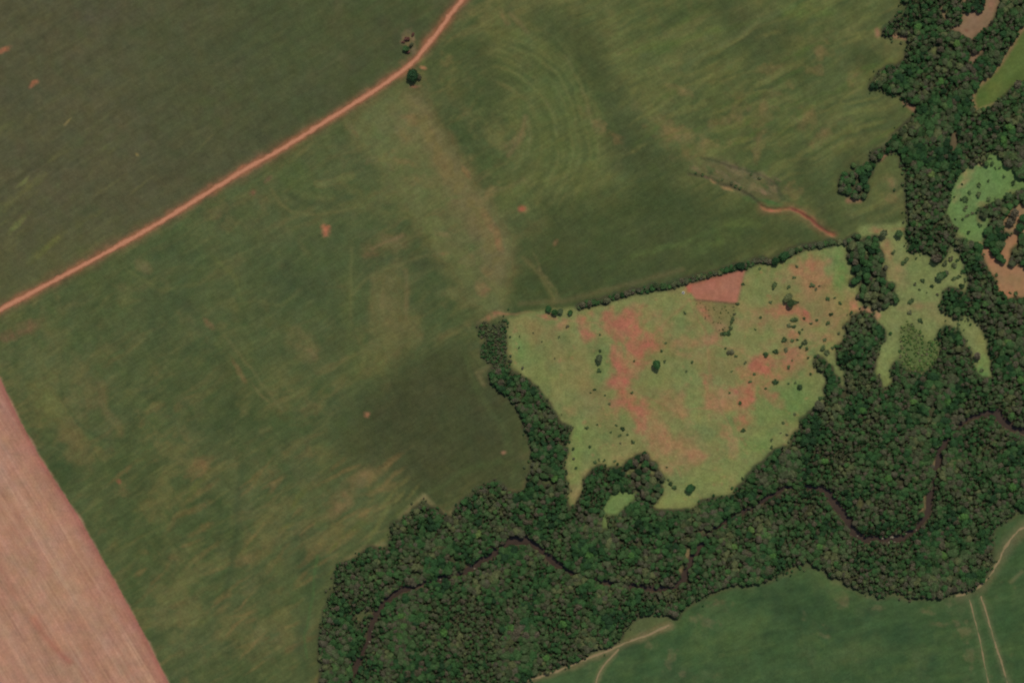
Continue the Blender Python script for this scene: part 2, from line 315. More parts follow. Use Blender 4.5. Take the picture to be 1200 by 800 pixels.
# brown drought streaks of the south-west
rg = np.random.default_rng(3)
for i in range(150):
    x = rg.uniform(120, 470); y = rg.uniform(540, 800)
    if x < 60 + (y - 440) * .45: continue
    wgt = math.exp(-((x - 400) / 90) ** 2 - ((y - 610) / 70) ** 2) + .75 * math.exp(-((x - 300) / 90) ** 2 - ((y - 770) / 50) ** 2) + .3
    if rg.random() > wgt: continue
    p_blob(x, y, rg.uniform(8, 30), rg.uniform(1.8, 5), rg.uniform(-55, -18), (118, 97, 60) if rg.random() < .75 else (90, 94, 50), rg.uniform(.3, .7), .4, 10, 5)
p_blob(400, 590, 34, 10, -50, (126,98,64), .6); p_blob(425, 560, 24, 12, -40, (124,98,64), .6)
p_blob(380, 630, 30, 9, -35, (116,98,58), .55); p_blob(300, 650, 26, 8, -30, (112,96,58), .5)
p_blob(285, 655, 12, 8, -20, (118,98,62), .6); p_blob(250, 690, 40, 20, -25, (72,84,48), .5)
p_blob(215, 620, 60, 20, -15, (70,82,48), .45); p_blob(330, 700, 40, 20, -30, (74,86,48), .5)
p_line([(285,545),(278,590),(277,620),(272,655),(262,700)], 5, (64,74,46), 5, .65)
p_line([(380,660),(366,690),(352,730),(352,765),(360,790)], 12, (66,78,48), 8, .6)
p_line([(372,650),(366,700),(356,745),(360,770)], 2.4, (72,92,52), 2, .7)
for pts in ([(497,583),(510,598),(525,603),(543,586)],[(400,659),(427,643),(452,638)],[(470,606),(495,582)],[(597,577),(610,580),(620,566)]):
    p_line(pts, 5, (126,112,76), 4, .75)
for k in range(9):
    x = rg.uniform(430, 495); y = 640 - (x - 430) * .6 - rg.uniform(10, 50)
    p_blob(x, y, rg.uniform(9, 22), 2.5, -50, (110,104,60), .5)
# ---- northern and eastern cropland: arcs, drifts and pale bands
mN = sstep((GX - 560) / 120) * sstep((330 - GY) / 60)
put(A, mN * sstep(st_a * .5 + .5), (92, 98, 56), .6)
st_c = streak(GX + 14 * n1, GY + 10 * n2, -22, 120, 7, 4, 31)
put(A, mN * sstep(st_c * 1.5 - .1), (108, 105, 60), .5)
put(A, mN * sstep(-st_c * 1.5 - .15), (72, 84, 46), .5)
ax_, ay_ = GX - 575 + 7 * n2, (GY - 165 + 7 * n1) * .92
arc_r = np.hypot(ax_, ay_); arc_m = sstep((arc_r - 26) / 14) * sstep((158 - arc_r) / 40) * sstep((ax_ + 12) / 30) * sstep((GY + 30) / 60) * sstep((265 - GY) / 30)
put(A, arc_m, (86, 94, 54), .55)
arc_v = np.clip(.75 + .9 * fbm(GX, GY, 38, 3, 34), 0, 1); arc_m = arc_m * arc_v
arc_n = .4 * np.sin(arc_r / 1.5 + 2 * pb) + .4 * np.sin(arc_r / 3.1 + 1.3 + 2 * pa) + 1.3 * fbm(arc_r * 5.0, np.arctan2(ay_, ax_) * 40, 30, 3, 33)
put(A, arc_m * sstep(arc_n * 1.2 - .1), (106, 104, 63), .55); put(A, arc_m * sstep(-arc_n * 1.2 - .1), (72, 81, 48), .5)
for pts, w_, c_ in (([(596,182),(606,166),(613,152),(616,138)], 4, (120,98,66)), ([(618,140),(621,160),(618,180)], 3, (112,104,66)), ([(598,16),(610,28),(618,40)], 4, (114,98,64)), ([(662,66),(672,82)], 3, (106,106,66)), ([(640,118),(650,135),(652,158)], 3, (106,104,64)), ([(690,110),(700,135),(702,170),(696,205)], 3, (100,102,62)), ([(565,225),(590,222),(615,210)], 4, (110,100,64)), ([(680,105),(688,120),(690,132)], 4, (108,98,62)), ([(540,140),(570,128),(600,136)], 4, (92,98,58))):
    p_line(pts, w_, c_, 3, .55, .6, .8, 8)
for pts, w in (([(560,60),(580,90),(575,120)], 20), ([(633,18),(660,36),(683,67),(705,104),(727,150),(752,180),(790,196)], 30), ([(690,40),(700,80)], 26), ([(850,10),(880,40),(908,70),(915,40)], 34), ([(730,160),(760,215),(800,250)], 36), ([(940,190),(960,240),(975,262)], 26), ([(1010,60),(1040,92),(1060,90)], 26), ([(1040,140),(1010,160),(985,190)], 22)):
    p_line(pts, w, (69,77,46), 18, .7, 1, 4, 20)
p_poly([(610,300),(640,240),(700,230),(780,215),(840,230),(900,255),(960,275),(930,290),(860,305),(790,328),(700,350),(620,362),(604,330)], (68,77,45), 26, .85, 1, 5, 26)
p_blob(780, 290, 90, 5, -17, (84,98,54), .5); p_blob(840, 285, 40, 9, -25, (86,98,54), .6)
p_blob(870, 262, 40, 8, -5, (88,98,54), .6); p_blob(640, 325, 34, 3, 58, (104,98,62), .55)
p_line([(612,302),(634,322),(650,352)], 4, (104,98,60), 4, .6); p_line([(610,356),(660,352),(720,338),(800,316)], 5, (100,92,60), 4, .5)
p_blob(650, 283, 5, 2.5, -50, (128,96,66), .6)
for (x, y, a, b, an) in ((795,105,16,4,15),(800,108,10,4,10),(895,130,20,11,-60),(945,140,14,10,-50),(955,82,8,5,20),(972,148,14,4,-40),(960,160,12,6,-30),(890,165,16,6,-70),(925,100,6,3,20),(965,60,9,8,0),(615,245,4,4,0),(612,160,18,3,-60),(600,165,16,3,-50),(575,225,10,4,-60),(590,20,12,4,60),(700,145,26,6,40),(930,225,12,9,60),(1040,212,9,5,20),(1000,90,10,8,0),(800,160,30,8,10),(785,150,14,10,30),(820,175,24,8,-10),(1045,232,9,6,60),(850,140,20,6,-20),(905,80,14,6,-10)):
    p_blob(x, y, a * 1.15, b * 1.15, an, (122,100,64), .55, .9, 9)
p_blob(612, 246, 4.5, 5, 0, (158,92,70), .9)
for k in range(46):
    x = rg.uniform(740, 1050); y = rg.uniform(5, 175)
    p_blob(x, y, rg.uniform(14, 46), rg.uniform(2, 4.5), rg.uniform(-40, -12), (112, 108, 62) if rg.random() < .55 else (78, 92, 48), rg.uniform(.3, .6), .4, 10, 6)
p_line([(800,80),(850,50),(900,20),(930,8)], 3, (96,104,64), 3, .6); p_line([(745,60),(790,50),(840,35)], 6, (90,102,54), 5, .5)
p_blob(1040, 200, 22, 26, 0, (84,92,54), .6); p_blob(1045, 215, 6, 9, 0, (126,108,72), .6)
p_blob(950, 10, 40, 12, 0, (92,104,54), .6)
# gully and the weedy patch beside it
p_poly([(812,190),(835,187),(872,199),(908,215),(918,232),(905,240),(880,232),(850,219),(826,206)], (92,88,58), 8, .7, 1, 5, 9)
for (x, y, a, b, an) in ((855,196,14,4,20),(868,203,10,6,30),(903,213,10,4,35),(907,222,5,9,-20),(885,222,10,6,10),(892,206,12,4,20)):
    p_blob(x, y, a, b, an, (132,106,80), .5, .9, 5)
for (x, y, a, b, an) in ((834,211,5,3,10),(853,221,9,2.5,25)):
    p_blob(x, y, a, b, an, (176,134,92), .8)
for k in range(34):
    t_ = rg.random(); x = 815 + 100 * t_ + rg.normal() * 6; y = 194 + 34 * t_ + rg.normal() * 8
    p_blob(x, y, rg.uniform(3, 9), rg.uniform(1.5, 3.5), rg.uniform(10, 40), [(58,74,44), (72,80,52), (128,100,80), (104,92,66), (66,86,48)][rg.integers(5)], rg.uniform(.4, .8), .9, 5)
p_blob(880, 234, 14, 5, 20, (70,92,50), .7); p_blob(905, 238, 16, 4, 15, (66,94,52), .8)
p_line(GULLY_UP, 3, (62,72,48), 4, .7); p_line(GULLY_LOW, 3, (66,62,46), 3, .7)
p_line(GULLY, 9, (118,90,62), 7, .6, 1, 2, 9); p_line(GULLY, 3.4, (148,96,70), 3.4, .75, 1.1, 3.2, 7); p_blob(905, 246, 7, 3, 10, (166,104,80), .7); p_blob(934, 248, 8, 3, 25, (162,104,78), .7); p_line(GULLY[3:], 1.6, (112,60,50), 2, .8, .6)
p_blob(977, 276, 5, 4, 30, (158,98,72), .8)
# ---- north-west field
NWF = [(-300,560)] + ROAD + [(640,-300),(-300,-300)]
s = win([(X0, Y0), (660, 420)], 0)
x = GX[s]; y = GY[s]
d = seg_dist(x, y, ROAD); ins = inside(x, y, NWF)
mNW = sstep(np.where(ins, d, -d) / 6 + .5)
Cn = np.zeros(C[s].shape); pan = pa[s][..., None]; pbn = pb[s][..., None]
t = sstep((x - 60) / 420 + .25 * n1[s])[..., None]
Cn[:] = alb((81, 81, 55)) * (1 - t) + alb((74, 82, 50)) * t
st_d = streak(x + 10 * n1[s], y + 6 * n2[s], -31, 170, 7, 4, 41)
m = sstep(st_d * 1.3)[..., None] * .4; Cn = Cn * (1 - m) + alb((86, 86, 55)) * m
m = sstep(-st_d * 1.3)[..., None] * .4; Cn = Cn * (1 - m) + alb((70, 72, 48)) * m
m = sstep(pan * 1.6 - .2) * .45; Cn = Cn * (1 - m) + alb((88, 84, 58)) * m
m = sstep(-pan * 1.6 - .2) * .5; Cn = Cn * (1 - m) + alb((72, 76, 50)) * m
m = sstep(pbn * 1.6 - .3) * .35; Cn = Cn * (1 - m) + alb((78, 86, 52)) * m
m = sstep((y + x * .42 - 250) / 120)[..., None] * sstep((240 - x) / 200)[..., None] * .5; Cn = Cn * (1 - m) + alb((88, 90, 54)) * m
C[s] = C[s] * (1 - mNW[..., None]) + Cn * mNW[..., None]
p_blob(450, 40, 50, 30, -40, (72,74,50), .6); p_blob(130, 20, 60, 16, -10, (84,80,60), .4)
for (x, y, a, b, an, c) in ((38,99,8,3,-33,(166,98,74)),(4,59,9,4,-28,(160,98,74)),(80,143,7,1.5,-38,(128,112,72)),(162,182,3,2,40,(130,112,66)),(30,213,11,2,-42,(104,106,66)),(22,262,18,4,-42,(106,110,64)),(55,290,30,5,-40,(96,98,56)),(8,240,30,8,-40,(92,92,58)),(40,215,20,6,-40,(92,92,56))):
    p_blob(x, y, a, b, an, c, .85, .4, 8)
for k in range(26):
    x = rg.uniform(0, 240); y = rg.uniform(150, 330)
    if y > 352 - .55 * x: continue
    p_blob(x, y, rg.uniform(12, 40), rg.uniform(1.5, 4), rg.uniform(-44, -28), (94, 94, 58), rg.uniform(.2, .5), .4, 10, 7)
# pale scraped earth at the bend of the road
p_blob(478, 46, 8, 12, 0, (112,96,68), .85, .5, 7); p_blob(484, 47, 4, 5, 0, (150,116,90), .6, .9, 4); p_blob(473, 46, 3, 4, 0, (138,104,82), .6, .9, 4)
p_blob(485, 60, 5, 6, 0, (120,100,80), .8, .6, 6); p_blob(473, 76, 7, 4, 20, (134,98,72), .7); p_blob(495, 79, 4, 2, 0, (146,106,76), .8)
p_blob(487, 102, 8, 2.5, -8, (130,90,68), .8); p_blob(492, 72, 6, 5, -40, (86,104,54), .6)
# road verge
p_line(ROAD, 14, (108,84,58), 8, .55, .8, 2.5, 14); p_line(ROAD, 8.5, (146,94,68), 4, .8, .6, 2.6, 10)
p_blob(282, 199, 8, 3, -30, (168,104,80), .8); p_blob(381, 269, 6, 6.5, -30, (172,98,76), .95, .7, 7); p_blob(380, 276, 3, 3, 0, (150,98,70), .7)
p_blob(431, 485, 4.5, 5, 30, (172,108,84), .95, .6, 6); p_blob(298, 225, 5, 4, -40, (120,84,62), .7); p_blob(315, 210, 7, 3, -30, (112,80,62), .6)
p_blob(250, 250, 12, 8, 30, (112,98,64), .5); p_blob(590, 531, 3, 2.5, 0, (140,104,80), .8)
crop_mean = alb((80, 86, 53))
rt = C / crop_mean; rc = np.clip(rt, .6, 1.35); C = crop_mean * rt * rc ** .28 / np.where(rt > 1.35, 1.35 ** .28, 1.0)
gr = .11 * fbm(GX, GY, 5.5, 3, 131, .8) + .09 * streak(GX, GY, -33, 16, 2.6, 2, 132) + .05 * streak(GX + 8 * n2, GY + 8 * n1, 58, 22, 3.0, 2, 133)
C *= (1 + gr)[..., None]
# ---- ploughed field
p_poly(PLOUGHED, (167,125,102), 3.0, 1, .5, 1.6, 8)
s = win([(X0, 400), (220, Y1)], 0)
x = GX[s]; y = GY[s]
dd = seg_dist(x, y, PLOUGHED[1:-1]); ins = inside(x, y, PLOUGHED).astype(float)
st_e = streak(x, y, 59, 260, 9, 4, 51); st_f = streak(x + 2 * n2[s], y, 59, 160, 3.2, 3, 52); ne = fbm(x, y, 60, 4, 53)
put(s, ins * sstep(st_e * 1.3), (174,136,112), .65); put(s, ins * sstep(-st_e * 1.3), (156,108,92), .6)
put(s, ins * sstep(st_f * 1.4 - .1), (180,140,118), .4); put(s, ins * sstep(-st_f * 1.4 - .1), (150,106,90), .45)
put(s, ins * sstep(ne - .1), (160,116,96), .5)
st_k = streak(x, y + 1.5 * ne, 59, 120, 2.4, 2, 54); C[s] *= (1 + ins * (.07 * st_k + .06 * fbm(x, y, 9, 3, 55)))[..., None]
put(s, ins * sstep(1 - dd / 22 + .2 * ne), (158,104,90), .6); put(s, ins * sstep(1.2 - dd / 6), (148,92,80), .55)
p_line([(0,680),(30,720),(55,765),(70,800)], 4, (140,104,86), 4, .6, .3); p_line([(40,725),(62,755),(80,775)], 7, (158,98,82), 5, .6, .6, 2)
p_line([(0,665),(20,700)], 3, (150,106,88), 3, .5); p_blob(78, 770, 10, 4, 40, (158,96,82), .5); p_line([(30,590),(90,690),(150,800)], 5, (180,142,120), 6, .4, .3)
# ---- southern field
SF = [(613,801),(633,791),(660,781),(683,771),(710,761),(727,750),(729,740),(747,723),(770,720),(793,723),(800,713),(823,700),(850,686),(877,686),(910,676),(933,666),(947,661),(960,666),(977,678),(1000,688),(1030,700),(1047,696),(1063,700),(1100,699),(1133,693),(1154,680),(1164,663),(1163,650),(1164,632),(1168,617),(1180,611),(1200,601),(1340,590),(1340,950),(500,950),(540,860)]
p_poly(SF, (61,82,48), 4, 1)
s = win([(500, 590), (X1, Y1)], 0)
x = GX[s]; y = GY[s]
ins = inside(x, y, SF).astype(float); sS, insS = s, ins
st_g = streak(x + 12 * n2[s], y + 8 * n1[s], -12, 90, 14, 4, 61); st_h = streak(x, y, -5, 50, 4, 3, 62)
put(s, ins * sstep(st_g * 1.3 - .1), (80,97,55), .6); put(s, ins * sstep(-st_g * 1.4 - .1), (50,70,43), .6)
sp_ = fbm(x, y, 26, 4, 63, .6); put(s, ins * sstep(sp_ * 1.8 - .3), (78,90,56), .5); put(s, ins * sstep(-sp_ * 1.8 - .3), (50,72,44), .5)
put(s, ins * sstep(st_h * 1.3 - .2), (72,88,52), .3)
for (x, y, a, b, an, c) in ((905,690,45,26,-20,(47,68,42)),(940,720,40,34,10,(46,67,42)),(860,740,60,22,-18,(76,94,54)),(1010,760,50,16,-20,(76,92,54)),(1000,705,40,14,10,(66,84,50)),(1060,745,40,16,0,(46,68,42)),(950,790,40,10,-30,(70,90,52)),(1090,775,30,12,-60,(44,66,42)),(880,800,60,12,0,(58,80,48)),(1180,720,14,30,10,(56,80,46)),(770,785,30,20,-20,(58,80,48)),(720,790,20,12,-30,(62,82,50))):
    p_blob(x, y, a, b, an, c, .6)
for (x, y, a, b, an) in ((943,716,3,5,10),(813,725,7,3,-10),(840,705,8,3,-20),(988,702,7,7,0),(1025,713,12,3,-5),(967,744,8,2.5,0),(1108,730,14,3,0),(1130,740,8,5,20),(830,730,9,4,-10),(800,790,4,3,0),(1112,706,4,3,30),(1086,716,5,3,0),(785,770,4,10,20),(760,755,5,3,-60),(1138,770,5,12,0)):
    p_blob(x, y, a * 1.3, b * 1.3, an, (116,102,74), .4, 1.1, 5)
sg = .13 * fbm(GX[sS], GY[sS], 6, 3, 141, .8) + .10 * streak(GX[sS], GY[sS], -10, 20, 3, 2, 142); C[sS] *= (1 + insS * sg)[..., None]
put(sS, insS * sstep(fbm(GX[sS], GY[sS], 17, 4, 143, .7) * 2.2 - 1.0), (98,94,62), .5); put(sS, insS * sstep(fbm(GX[sS], GY[sS], 34, 4, 144, .6) * 2.2 - .5), (80,98,55), .5); put(sS, insS * sstep(fbm(GX[sS], GY[sS], 40, 4, 145, .6) * 2.2 - .6), (46,66,41), .6)
p_line(SF[:25], 5, (104,100,66), 5, .55, .6, 2); p_poly([(727,748),(730,738),(748,723),(790,724),(770,738),(735,752)], (86,92,56), 6, .8)
p_line([(613,799),(660,783),(710,763),(733,753),(760,743),(785,732)], 7, (134,110,80), 5, .6, .5, 2); p_line([(720,766),(707,780),(697,803)], 5, (124,108,78), 4, .6)
p_line([(1125,697),(1150,685),(1166,664),(1180,638),(1198,618),(1215,610)], 12, (112,100,72), 8, .6, .6, 2)
p_line([(1137,706),(1147,746),(1158,800)], 5, (100,104,70), 5, .6); p_line([(1150,701),(1162,740),(1170,766),(1182,800)], 5, (108,104,74), 4, .6)
p_line([(1184,682),(1198,670)], 3, (112,106,74), 3, .7)
# ---- pasture
p_poly(PASTURE, (120,122,74), 4, 1)
s = win(PASTURE, 10)
x = GX[s]; y = GY[s]
ins = inside(x, y, PASTURE).astype(float); sP, insP = s, ins
pn = fbm(x, y, 42, 5, 71, .55); pn2 = fbm(x, y, 26, 4, 72)
put(s, ins * sstep(pn * 1.6 + .1), (104,118,70), .7); put(s, ins * sstep(pn2 * 1.8 - .2), (138,118,78), .7); put(s, ins * sstep(-pn2 * 1.8 - .35), (94,110,66), .55)
for (x, y, a, b, an, st) in ((650,400,40,30,40,.7),(690,460,36,20,55,.6),(780,400,50,26,0,.55),(760,460,40,26,30,.4),(830,430,50,30,0,.45),(950,360,46,40,0,.5),(880,440,50,26,0,.4),(800,520,50,24,20,.45),(730,520,26,16,40,.4),(630,385,26,10,20,.6)):
    p_blob(x, y, a, b, an, (128,112,72), st, .9, 24)
RED1, RED2 = (158,98,78), (150,112,80)
for (x, y, a, b, an, c, st) in (
 (685,385,10,16,0,RED1,.8),(735,378,32,13,-20,RED1,.85),(748,400,20,24,-20,RED1,.9),(742,375,14,11,0,(166,98,80),.8),(712,372,14,9,0,RED1,.7),(728,442,18,32,8,RED1,.9),(733,447,9,14,0,(166,96,78),.8),(726,418,10,12,0,RED1,.6),(745,480,20,16,50,RED1,.85),(768,505,30,16,50,RED2,.9),(752,492,18,9,50,RED1,.7),(790,475,16,20,0,RED2,.6),(645,372,14,4,10,RED1,.6),(660,380,8,6,0,RED2,.6),(780,540,26,14,20,RED2,.45),(800,525,20,14,0,RED2,.6),
 (827,450,6,24,-18,RED1,.75),(835,470,14,12,30,RED2,.8),(852,472,14,14,30,RED2,.8),(872,460,14,20,0,RED1,.8),(871,488,8,16,0,RED1,.85),(888,428,20,10,-35,RED1,.9),(905,430,26,13,-8,RED1,.85),(925,416,18,11,-25,RED1,.75),(900,460,8,18,-42,RED1,.8),(910,472,10,6,40,RED2,.8),(848,508,8,10,0,RED2,.75),(858,522,8,10,0,RED2,.6),(816,535,16,8,0,RED2,.7),(935,428,14,12,0,RED2,.6),(800,478,8,14,0,RED2,.6),
 (945,312,18,9,-15,RED1,.7),(950,330,30,20,10,RED2,.75),(965,335,16,12,0,RED2,.6),(920,362,22,8,-5,RED1,.7),(938,367,14,7,38,RED1,.9),(950,380,12,10,40,RED2,.8),(960,392,16,10,0,RED2,.6),(900,375,20,12,0,RED2,.6),(880,378,16,10,0,RED2,.5),(1001,358,5,9,0,(170,118,90),.8),(980,370,14,20,0,RED2,.45),(832,372,8,22,-30,RED2,.9),(834,400,14,8,10,RED2,.8),(930,395,10,6,0,RED1,.6),(805,400,20,8,0,RED2,.6),(814,345,5,10,-25,RED1,.7),(815,415,30,8,0,RED2,.45)):
    p_blob(x, y, a * 1.1, b * 1.1, an, c, min(1, st * 1.05), .9, 12)
for (x, y, a, b, an, c, st) in ((910,485,40,24,-20,(100,122,68),.6),(938,458,24,26,0,(98,124,68),.7),(985,320,10,34,0,(96,126,66),.75),(975,295,18,8,-15,(104,128,70),.7),(845,418,16,10,0,(104,118,68),.7),(885,335,14,28,10,(110,122,70),.7),(815,470,16,30,0,(112,122,70),.5),(840,560,60,24,-18,(118,128,72),.7),(890,520,24,16,-40,(108,126,68),.7),(700,440,8,40,0,(98,114,66),.6),(705,410,10,10,0,(102,114,68),.5),(770,430,14,26,20,(112,120,70),.6),(760,370,30,12,-20,(122,122,74),.5),(715,505,26,28,40,(98,112,64),.7),(790,585,30,8,-10,(122,132,76),.7),(610,410,12,30,-30,(104,124,70),.7),(630,430,20,14,40,(116,124,72),.6),(670,460,26,16,50,(124,122,74),.6),(675,530,9,40,5,(110,128,70),.7),(690,515,10,16,0,(106,122,68),.6)):
    p_blob(x, y, a, b, an, c, st, .6, 18)
fk = fbm(GX[sP], GY[sP], 5.5, 3, 73, .7); fk2 = fbm(GX[sP], GY[sP], 9, 3, 74, .7)
put(sP, insP * sstep(fk * 2.4 - .9), (106,118,68), .55); put(sP, insP * sstep(fk2 * 2.4 - .95), (150,108,78), .45); put(sP, insP * sstep(-fk * 2.4 - 1.0), (92,104,62), .5)
for pts in ([(660,372),(700,380),(760,395),(806,352)], [(806,352),(830,400),(835,460),(860,520)], [(835,400),(890,425),(940,420),(985,370),(1012,364)], [(740,455),(790,480),(840,475)], [(716,470),(745,485),(775,520),(800,560)]):
    p_line(pts, 1.6, (146,112,80), 1.8, .5, 1.6, .6, 6)
for g in FOREST_GLADES: p_poly(g, (104,124,70), 5, 1)
p_poly(BRUSH_PLOT, (122,110,70), 3, .75); p_blob(840, 364, 14, 9, 10, (108,102,62), .7); p_blob(826, 366, 5, 14, -35, (156,104,78), .7); p_blob(845, 383, 10, 8, 0, (148,112,80), .6)
p_poly(BARE_PLOT, (157,104,84), 2, 1, .2); p_blob(806, 338, 5, 6, 0, (178,92,76), .8); p_line([(805,334),(840,324),(873,316)], 4, (166,96,78), 3, .6); p_blob(850, 335, 18, 12, 0, (160,112,90), .6)
p_line([(814,351.5),(840,353.5),(864,356)], 2, (92,74,54), 1.6, .8, .2); p_line([(874,316),(868,338),(864,355)], 2, (104,100,66), 2, .6, .2)
# ---- eastern meadows
p_poly(EAST_MEADOW, (116,122,74), 4, 1)
for (x, y, a, b, an, c, st) in ((1040,290,10,18,-10,(146,112,78),.85),(1052,318,14,16,0,(138,114,78),.8),(1058,335,14,8,0,(132,116,78),.6),(1085,315,26,16,0,(112,122,72),.6),(1090,340,30,14,0,(112,122,72),.5),(1078,358,26,6,-4,(134,114,78),.7),(1100,372,20,12,0,(126,120,78),.7),(1040,410,14,34,10,(122,128,76),.8),(1036,440,12,14,0,(110,124,68),.7),(1045,380,12,10,0,(118,122,76),.6),(1118,310,14,14,0,(106,122,68),.7),(1150,400,10,14,0,(126,126,74),.7),(1152,432,10,14,0,(96,128,70),.8),(1132,378,10,12,0,(114,126,74),.7),(1117,292,6,8,0,(122,124,76),.7),(1064,268,20,4,0,(150,102,76),.8),(1030,270,10,5,0,(148,104,76),.8),(1017,364,12,5,10,(180,128,102),.9),(1028,369,5,5,0,(180,128,102),.9)):
    p_blob(x, y, a, b, an, c, st, .6, 14)
p_poly(SCRUB, (80,94,52), 9, .85)
# ---- forest floor
s = win([(360, Y0), (X1, Y1)], 0)
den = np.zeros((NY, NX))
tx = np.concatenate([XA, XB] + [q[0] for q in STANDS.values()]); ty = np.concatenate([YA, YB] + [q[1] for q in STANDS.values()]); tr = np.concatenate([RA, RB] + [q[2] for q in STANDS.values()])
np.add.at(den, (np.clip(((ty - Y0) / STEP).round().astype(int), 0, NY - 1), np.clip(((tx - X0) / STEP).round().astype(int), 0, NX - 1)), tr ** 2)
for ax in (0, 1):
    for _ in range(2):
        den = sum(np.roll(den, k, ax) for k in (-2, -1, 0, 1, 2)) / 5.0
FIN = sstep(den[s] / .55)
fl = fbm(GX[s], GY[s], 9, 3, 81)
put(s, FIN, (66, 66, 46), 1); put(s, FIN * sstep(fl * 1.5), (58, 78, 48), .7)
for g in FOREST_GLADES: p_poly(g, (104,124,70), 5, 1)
p_poly(NE_MEADOW, (98,122,70), 3, 1)
for (x, y, a, b, an, c, st) in ((1128,215,10,5,-25,(150,122,88),.85),(1133,205,8,10,20,(138,124,84),.7),(1150,192,8,4,0,(148,116,86),.8),(1122,228,5,10,20,(132,122,80),.6),(1148,241,7,5,0,(128,116,74),.7),(1135,270,14,10,0,(100,126,68),.6),(1150,257,6,6,0,(120,120,74),.6),(1185,224,10,4,-25,(122,122,76),.6),(1170,205,14,12,0,(94,124,68),.6)):
    p_blob(x, y, a, b, an, c, st, .6, 9)
p_poly(RED_EAST, (150,112,82), 3, 1); p_poly(RED_NE, (138,112,80), 3, 1)
p_blob(1185, 328, 14, 9, 0, (132,114,78), .8); p_blob(1162, 302, 6, 10, -20, (162,106,84), .7); p_blob(1183, 343, 4, 4, 0, (172,98,74), .8); p_blob(1150, 287, 6, 3, 0, (122,120,76), .7); p_blob(1190,255,8,8,0,(160,112,84),.6)
p_poly(NE_FIELD, (84,98,50), 4, 1)
p_blob(1165, 105, 22, 10, -45, (98,108,52), .7); p_blob(1190, 75, 20, 10, -55, (92,106,54), .7); p_blob(1152, 112, 9, 8, 0, (74,98,46), .6)
p_line([(1203,26),(1183,57),(1167,83),(1143,104),(1140,117),(1143,130)], 4, (132,104,76), 3, .85, .6, 1); p_line([(1143,130),(1165,122)], 2.5, (132,118,78), 2, .8)
for k, pl in enumerate(CLEARINGS): p_poly(pl, (126,102,78) if k != 3 else (98,84,62), 3, 1)
p_blob(1134, 36, 3, 2.5, 0, (98,62,48), .9); p_blob(1150, 20, 14, 10, 0, (134,106,84), .5); p_blob(1163, 8, 5, 8, 0, (136,98,80), .6)
for pts in ([(1046,43),(1062,43)], [(1028,36),(1029,41)], [(1060,120),(1071,128)], [(1031,186),(1040,178)], [(994,235),(1008,235)]):
    p_line(pts, 5, (138,102,78), 3, .9)
p_blob(1079, 117, 5, 6, 20, (92,66,54), .8)
for pts in ([(1050,157),(1034,170)],): p_line(pts, 3, (96,98,66), 3, .7)
# ---- river bed, banks
s = win([(380, 470), (X1, Y1)], 0)
dr, w = seg_dist(GX[s], GY[s], RIVER, RIVER_W)
put(s, 1 - sstep((dr - w * .5 - .5) / 2.5), (78, 62, 50), .85)
for (c0, (a, b), an) in SAND_BARS: p_blob(c0[0], c0[1], a, b, an, (138,114,82), .85, .9, 5)
# fine mottling that every soil and sward has
mot = 1 + .10 * fbm(GX, GY, 12, 4, 98, .7) + .075 * fbm(GX, GY, 7, 3, 91) + .06 * fbm(GX, GY, 3.2, 2, 92) + .05 * fbm(GX, GY, 28, 3, 94)
C *= mot[..., None]
for c_, q_ in ((0, 93), (2, 95)): C[..., c_] *= 1 + .07 * fbm(GX, GY, 11, 3, q_) + .05 * fbm(GX, GY, 40, 3, q_ + 4)
C[..., 1] *= 1 + .035 * fbm(GX, GY, 13, 3, 97)
C = np.clip(C, 0.004, .9)

# ------------------------------------------------------------------ materials
def nt_new(name):
    m = bpy.data.materials.new(name); m.use_nodes = True
    nt = m.node_tree; nt.nodes.clear()
    return m, nt
def N(nt, t, **kw):
    n = nt.nodes.new(t)
    for k, v in kw.items(): setattr(n, k, v)
    return n
def bsdf(nt, rough=.95, spec=.1):
    b = N(nt, 'ShaderNodeBsdfPrincipled'); o = N(nt, 'ShaderNodeOutputMaterial')
    b.inputs['Roughness'].default_value = rough
    b.inputs['Specular IOR Level'].default_value = spec
    nt.links.new(b.outputs[0], o.inputs['Surface'])
    return b
def noise(nt, scale, detail=3, rot=None, sc=None):
    tc = N(nt, 'ShaderNodeNewGeometry')
    mp = N(nt, 'ShaderNodeMapping')
    nt.links.new(tc.outputs['Position'], mp.inputs['Vector'])
    if rot is not None:
        mp.vector_type = 'TEXTURE'
        mp.inputs['Rotation'].default_value = (0, 0, rot)
        mp.inputs['Scale'].default_value = sc
    n = N(nt, 'ShaderNodeTexNoise')
    n.inputs['Scale'].default_value = scale
    n.inputs['Detail'].default_value = detail
    nt.links.new(mp.outputs[0], n.inputs['Vector'])
    return n.outputs['Fac']
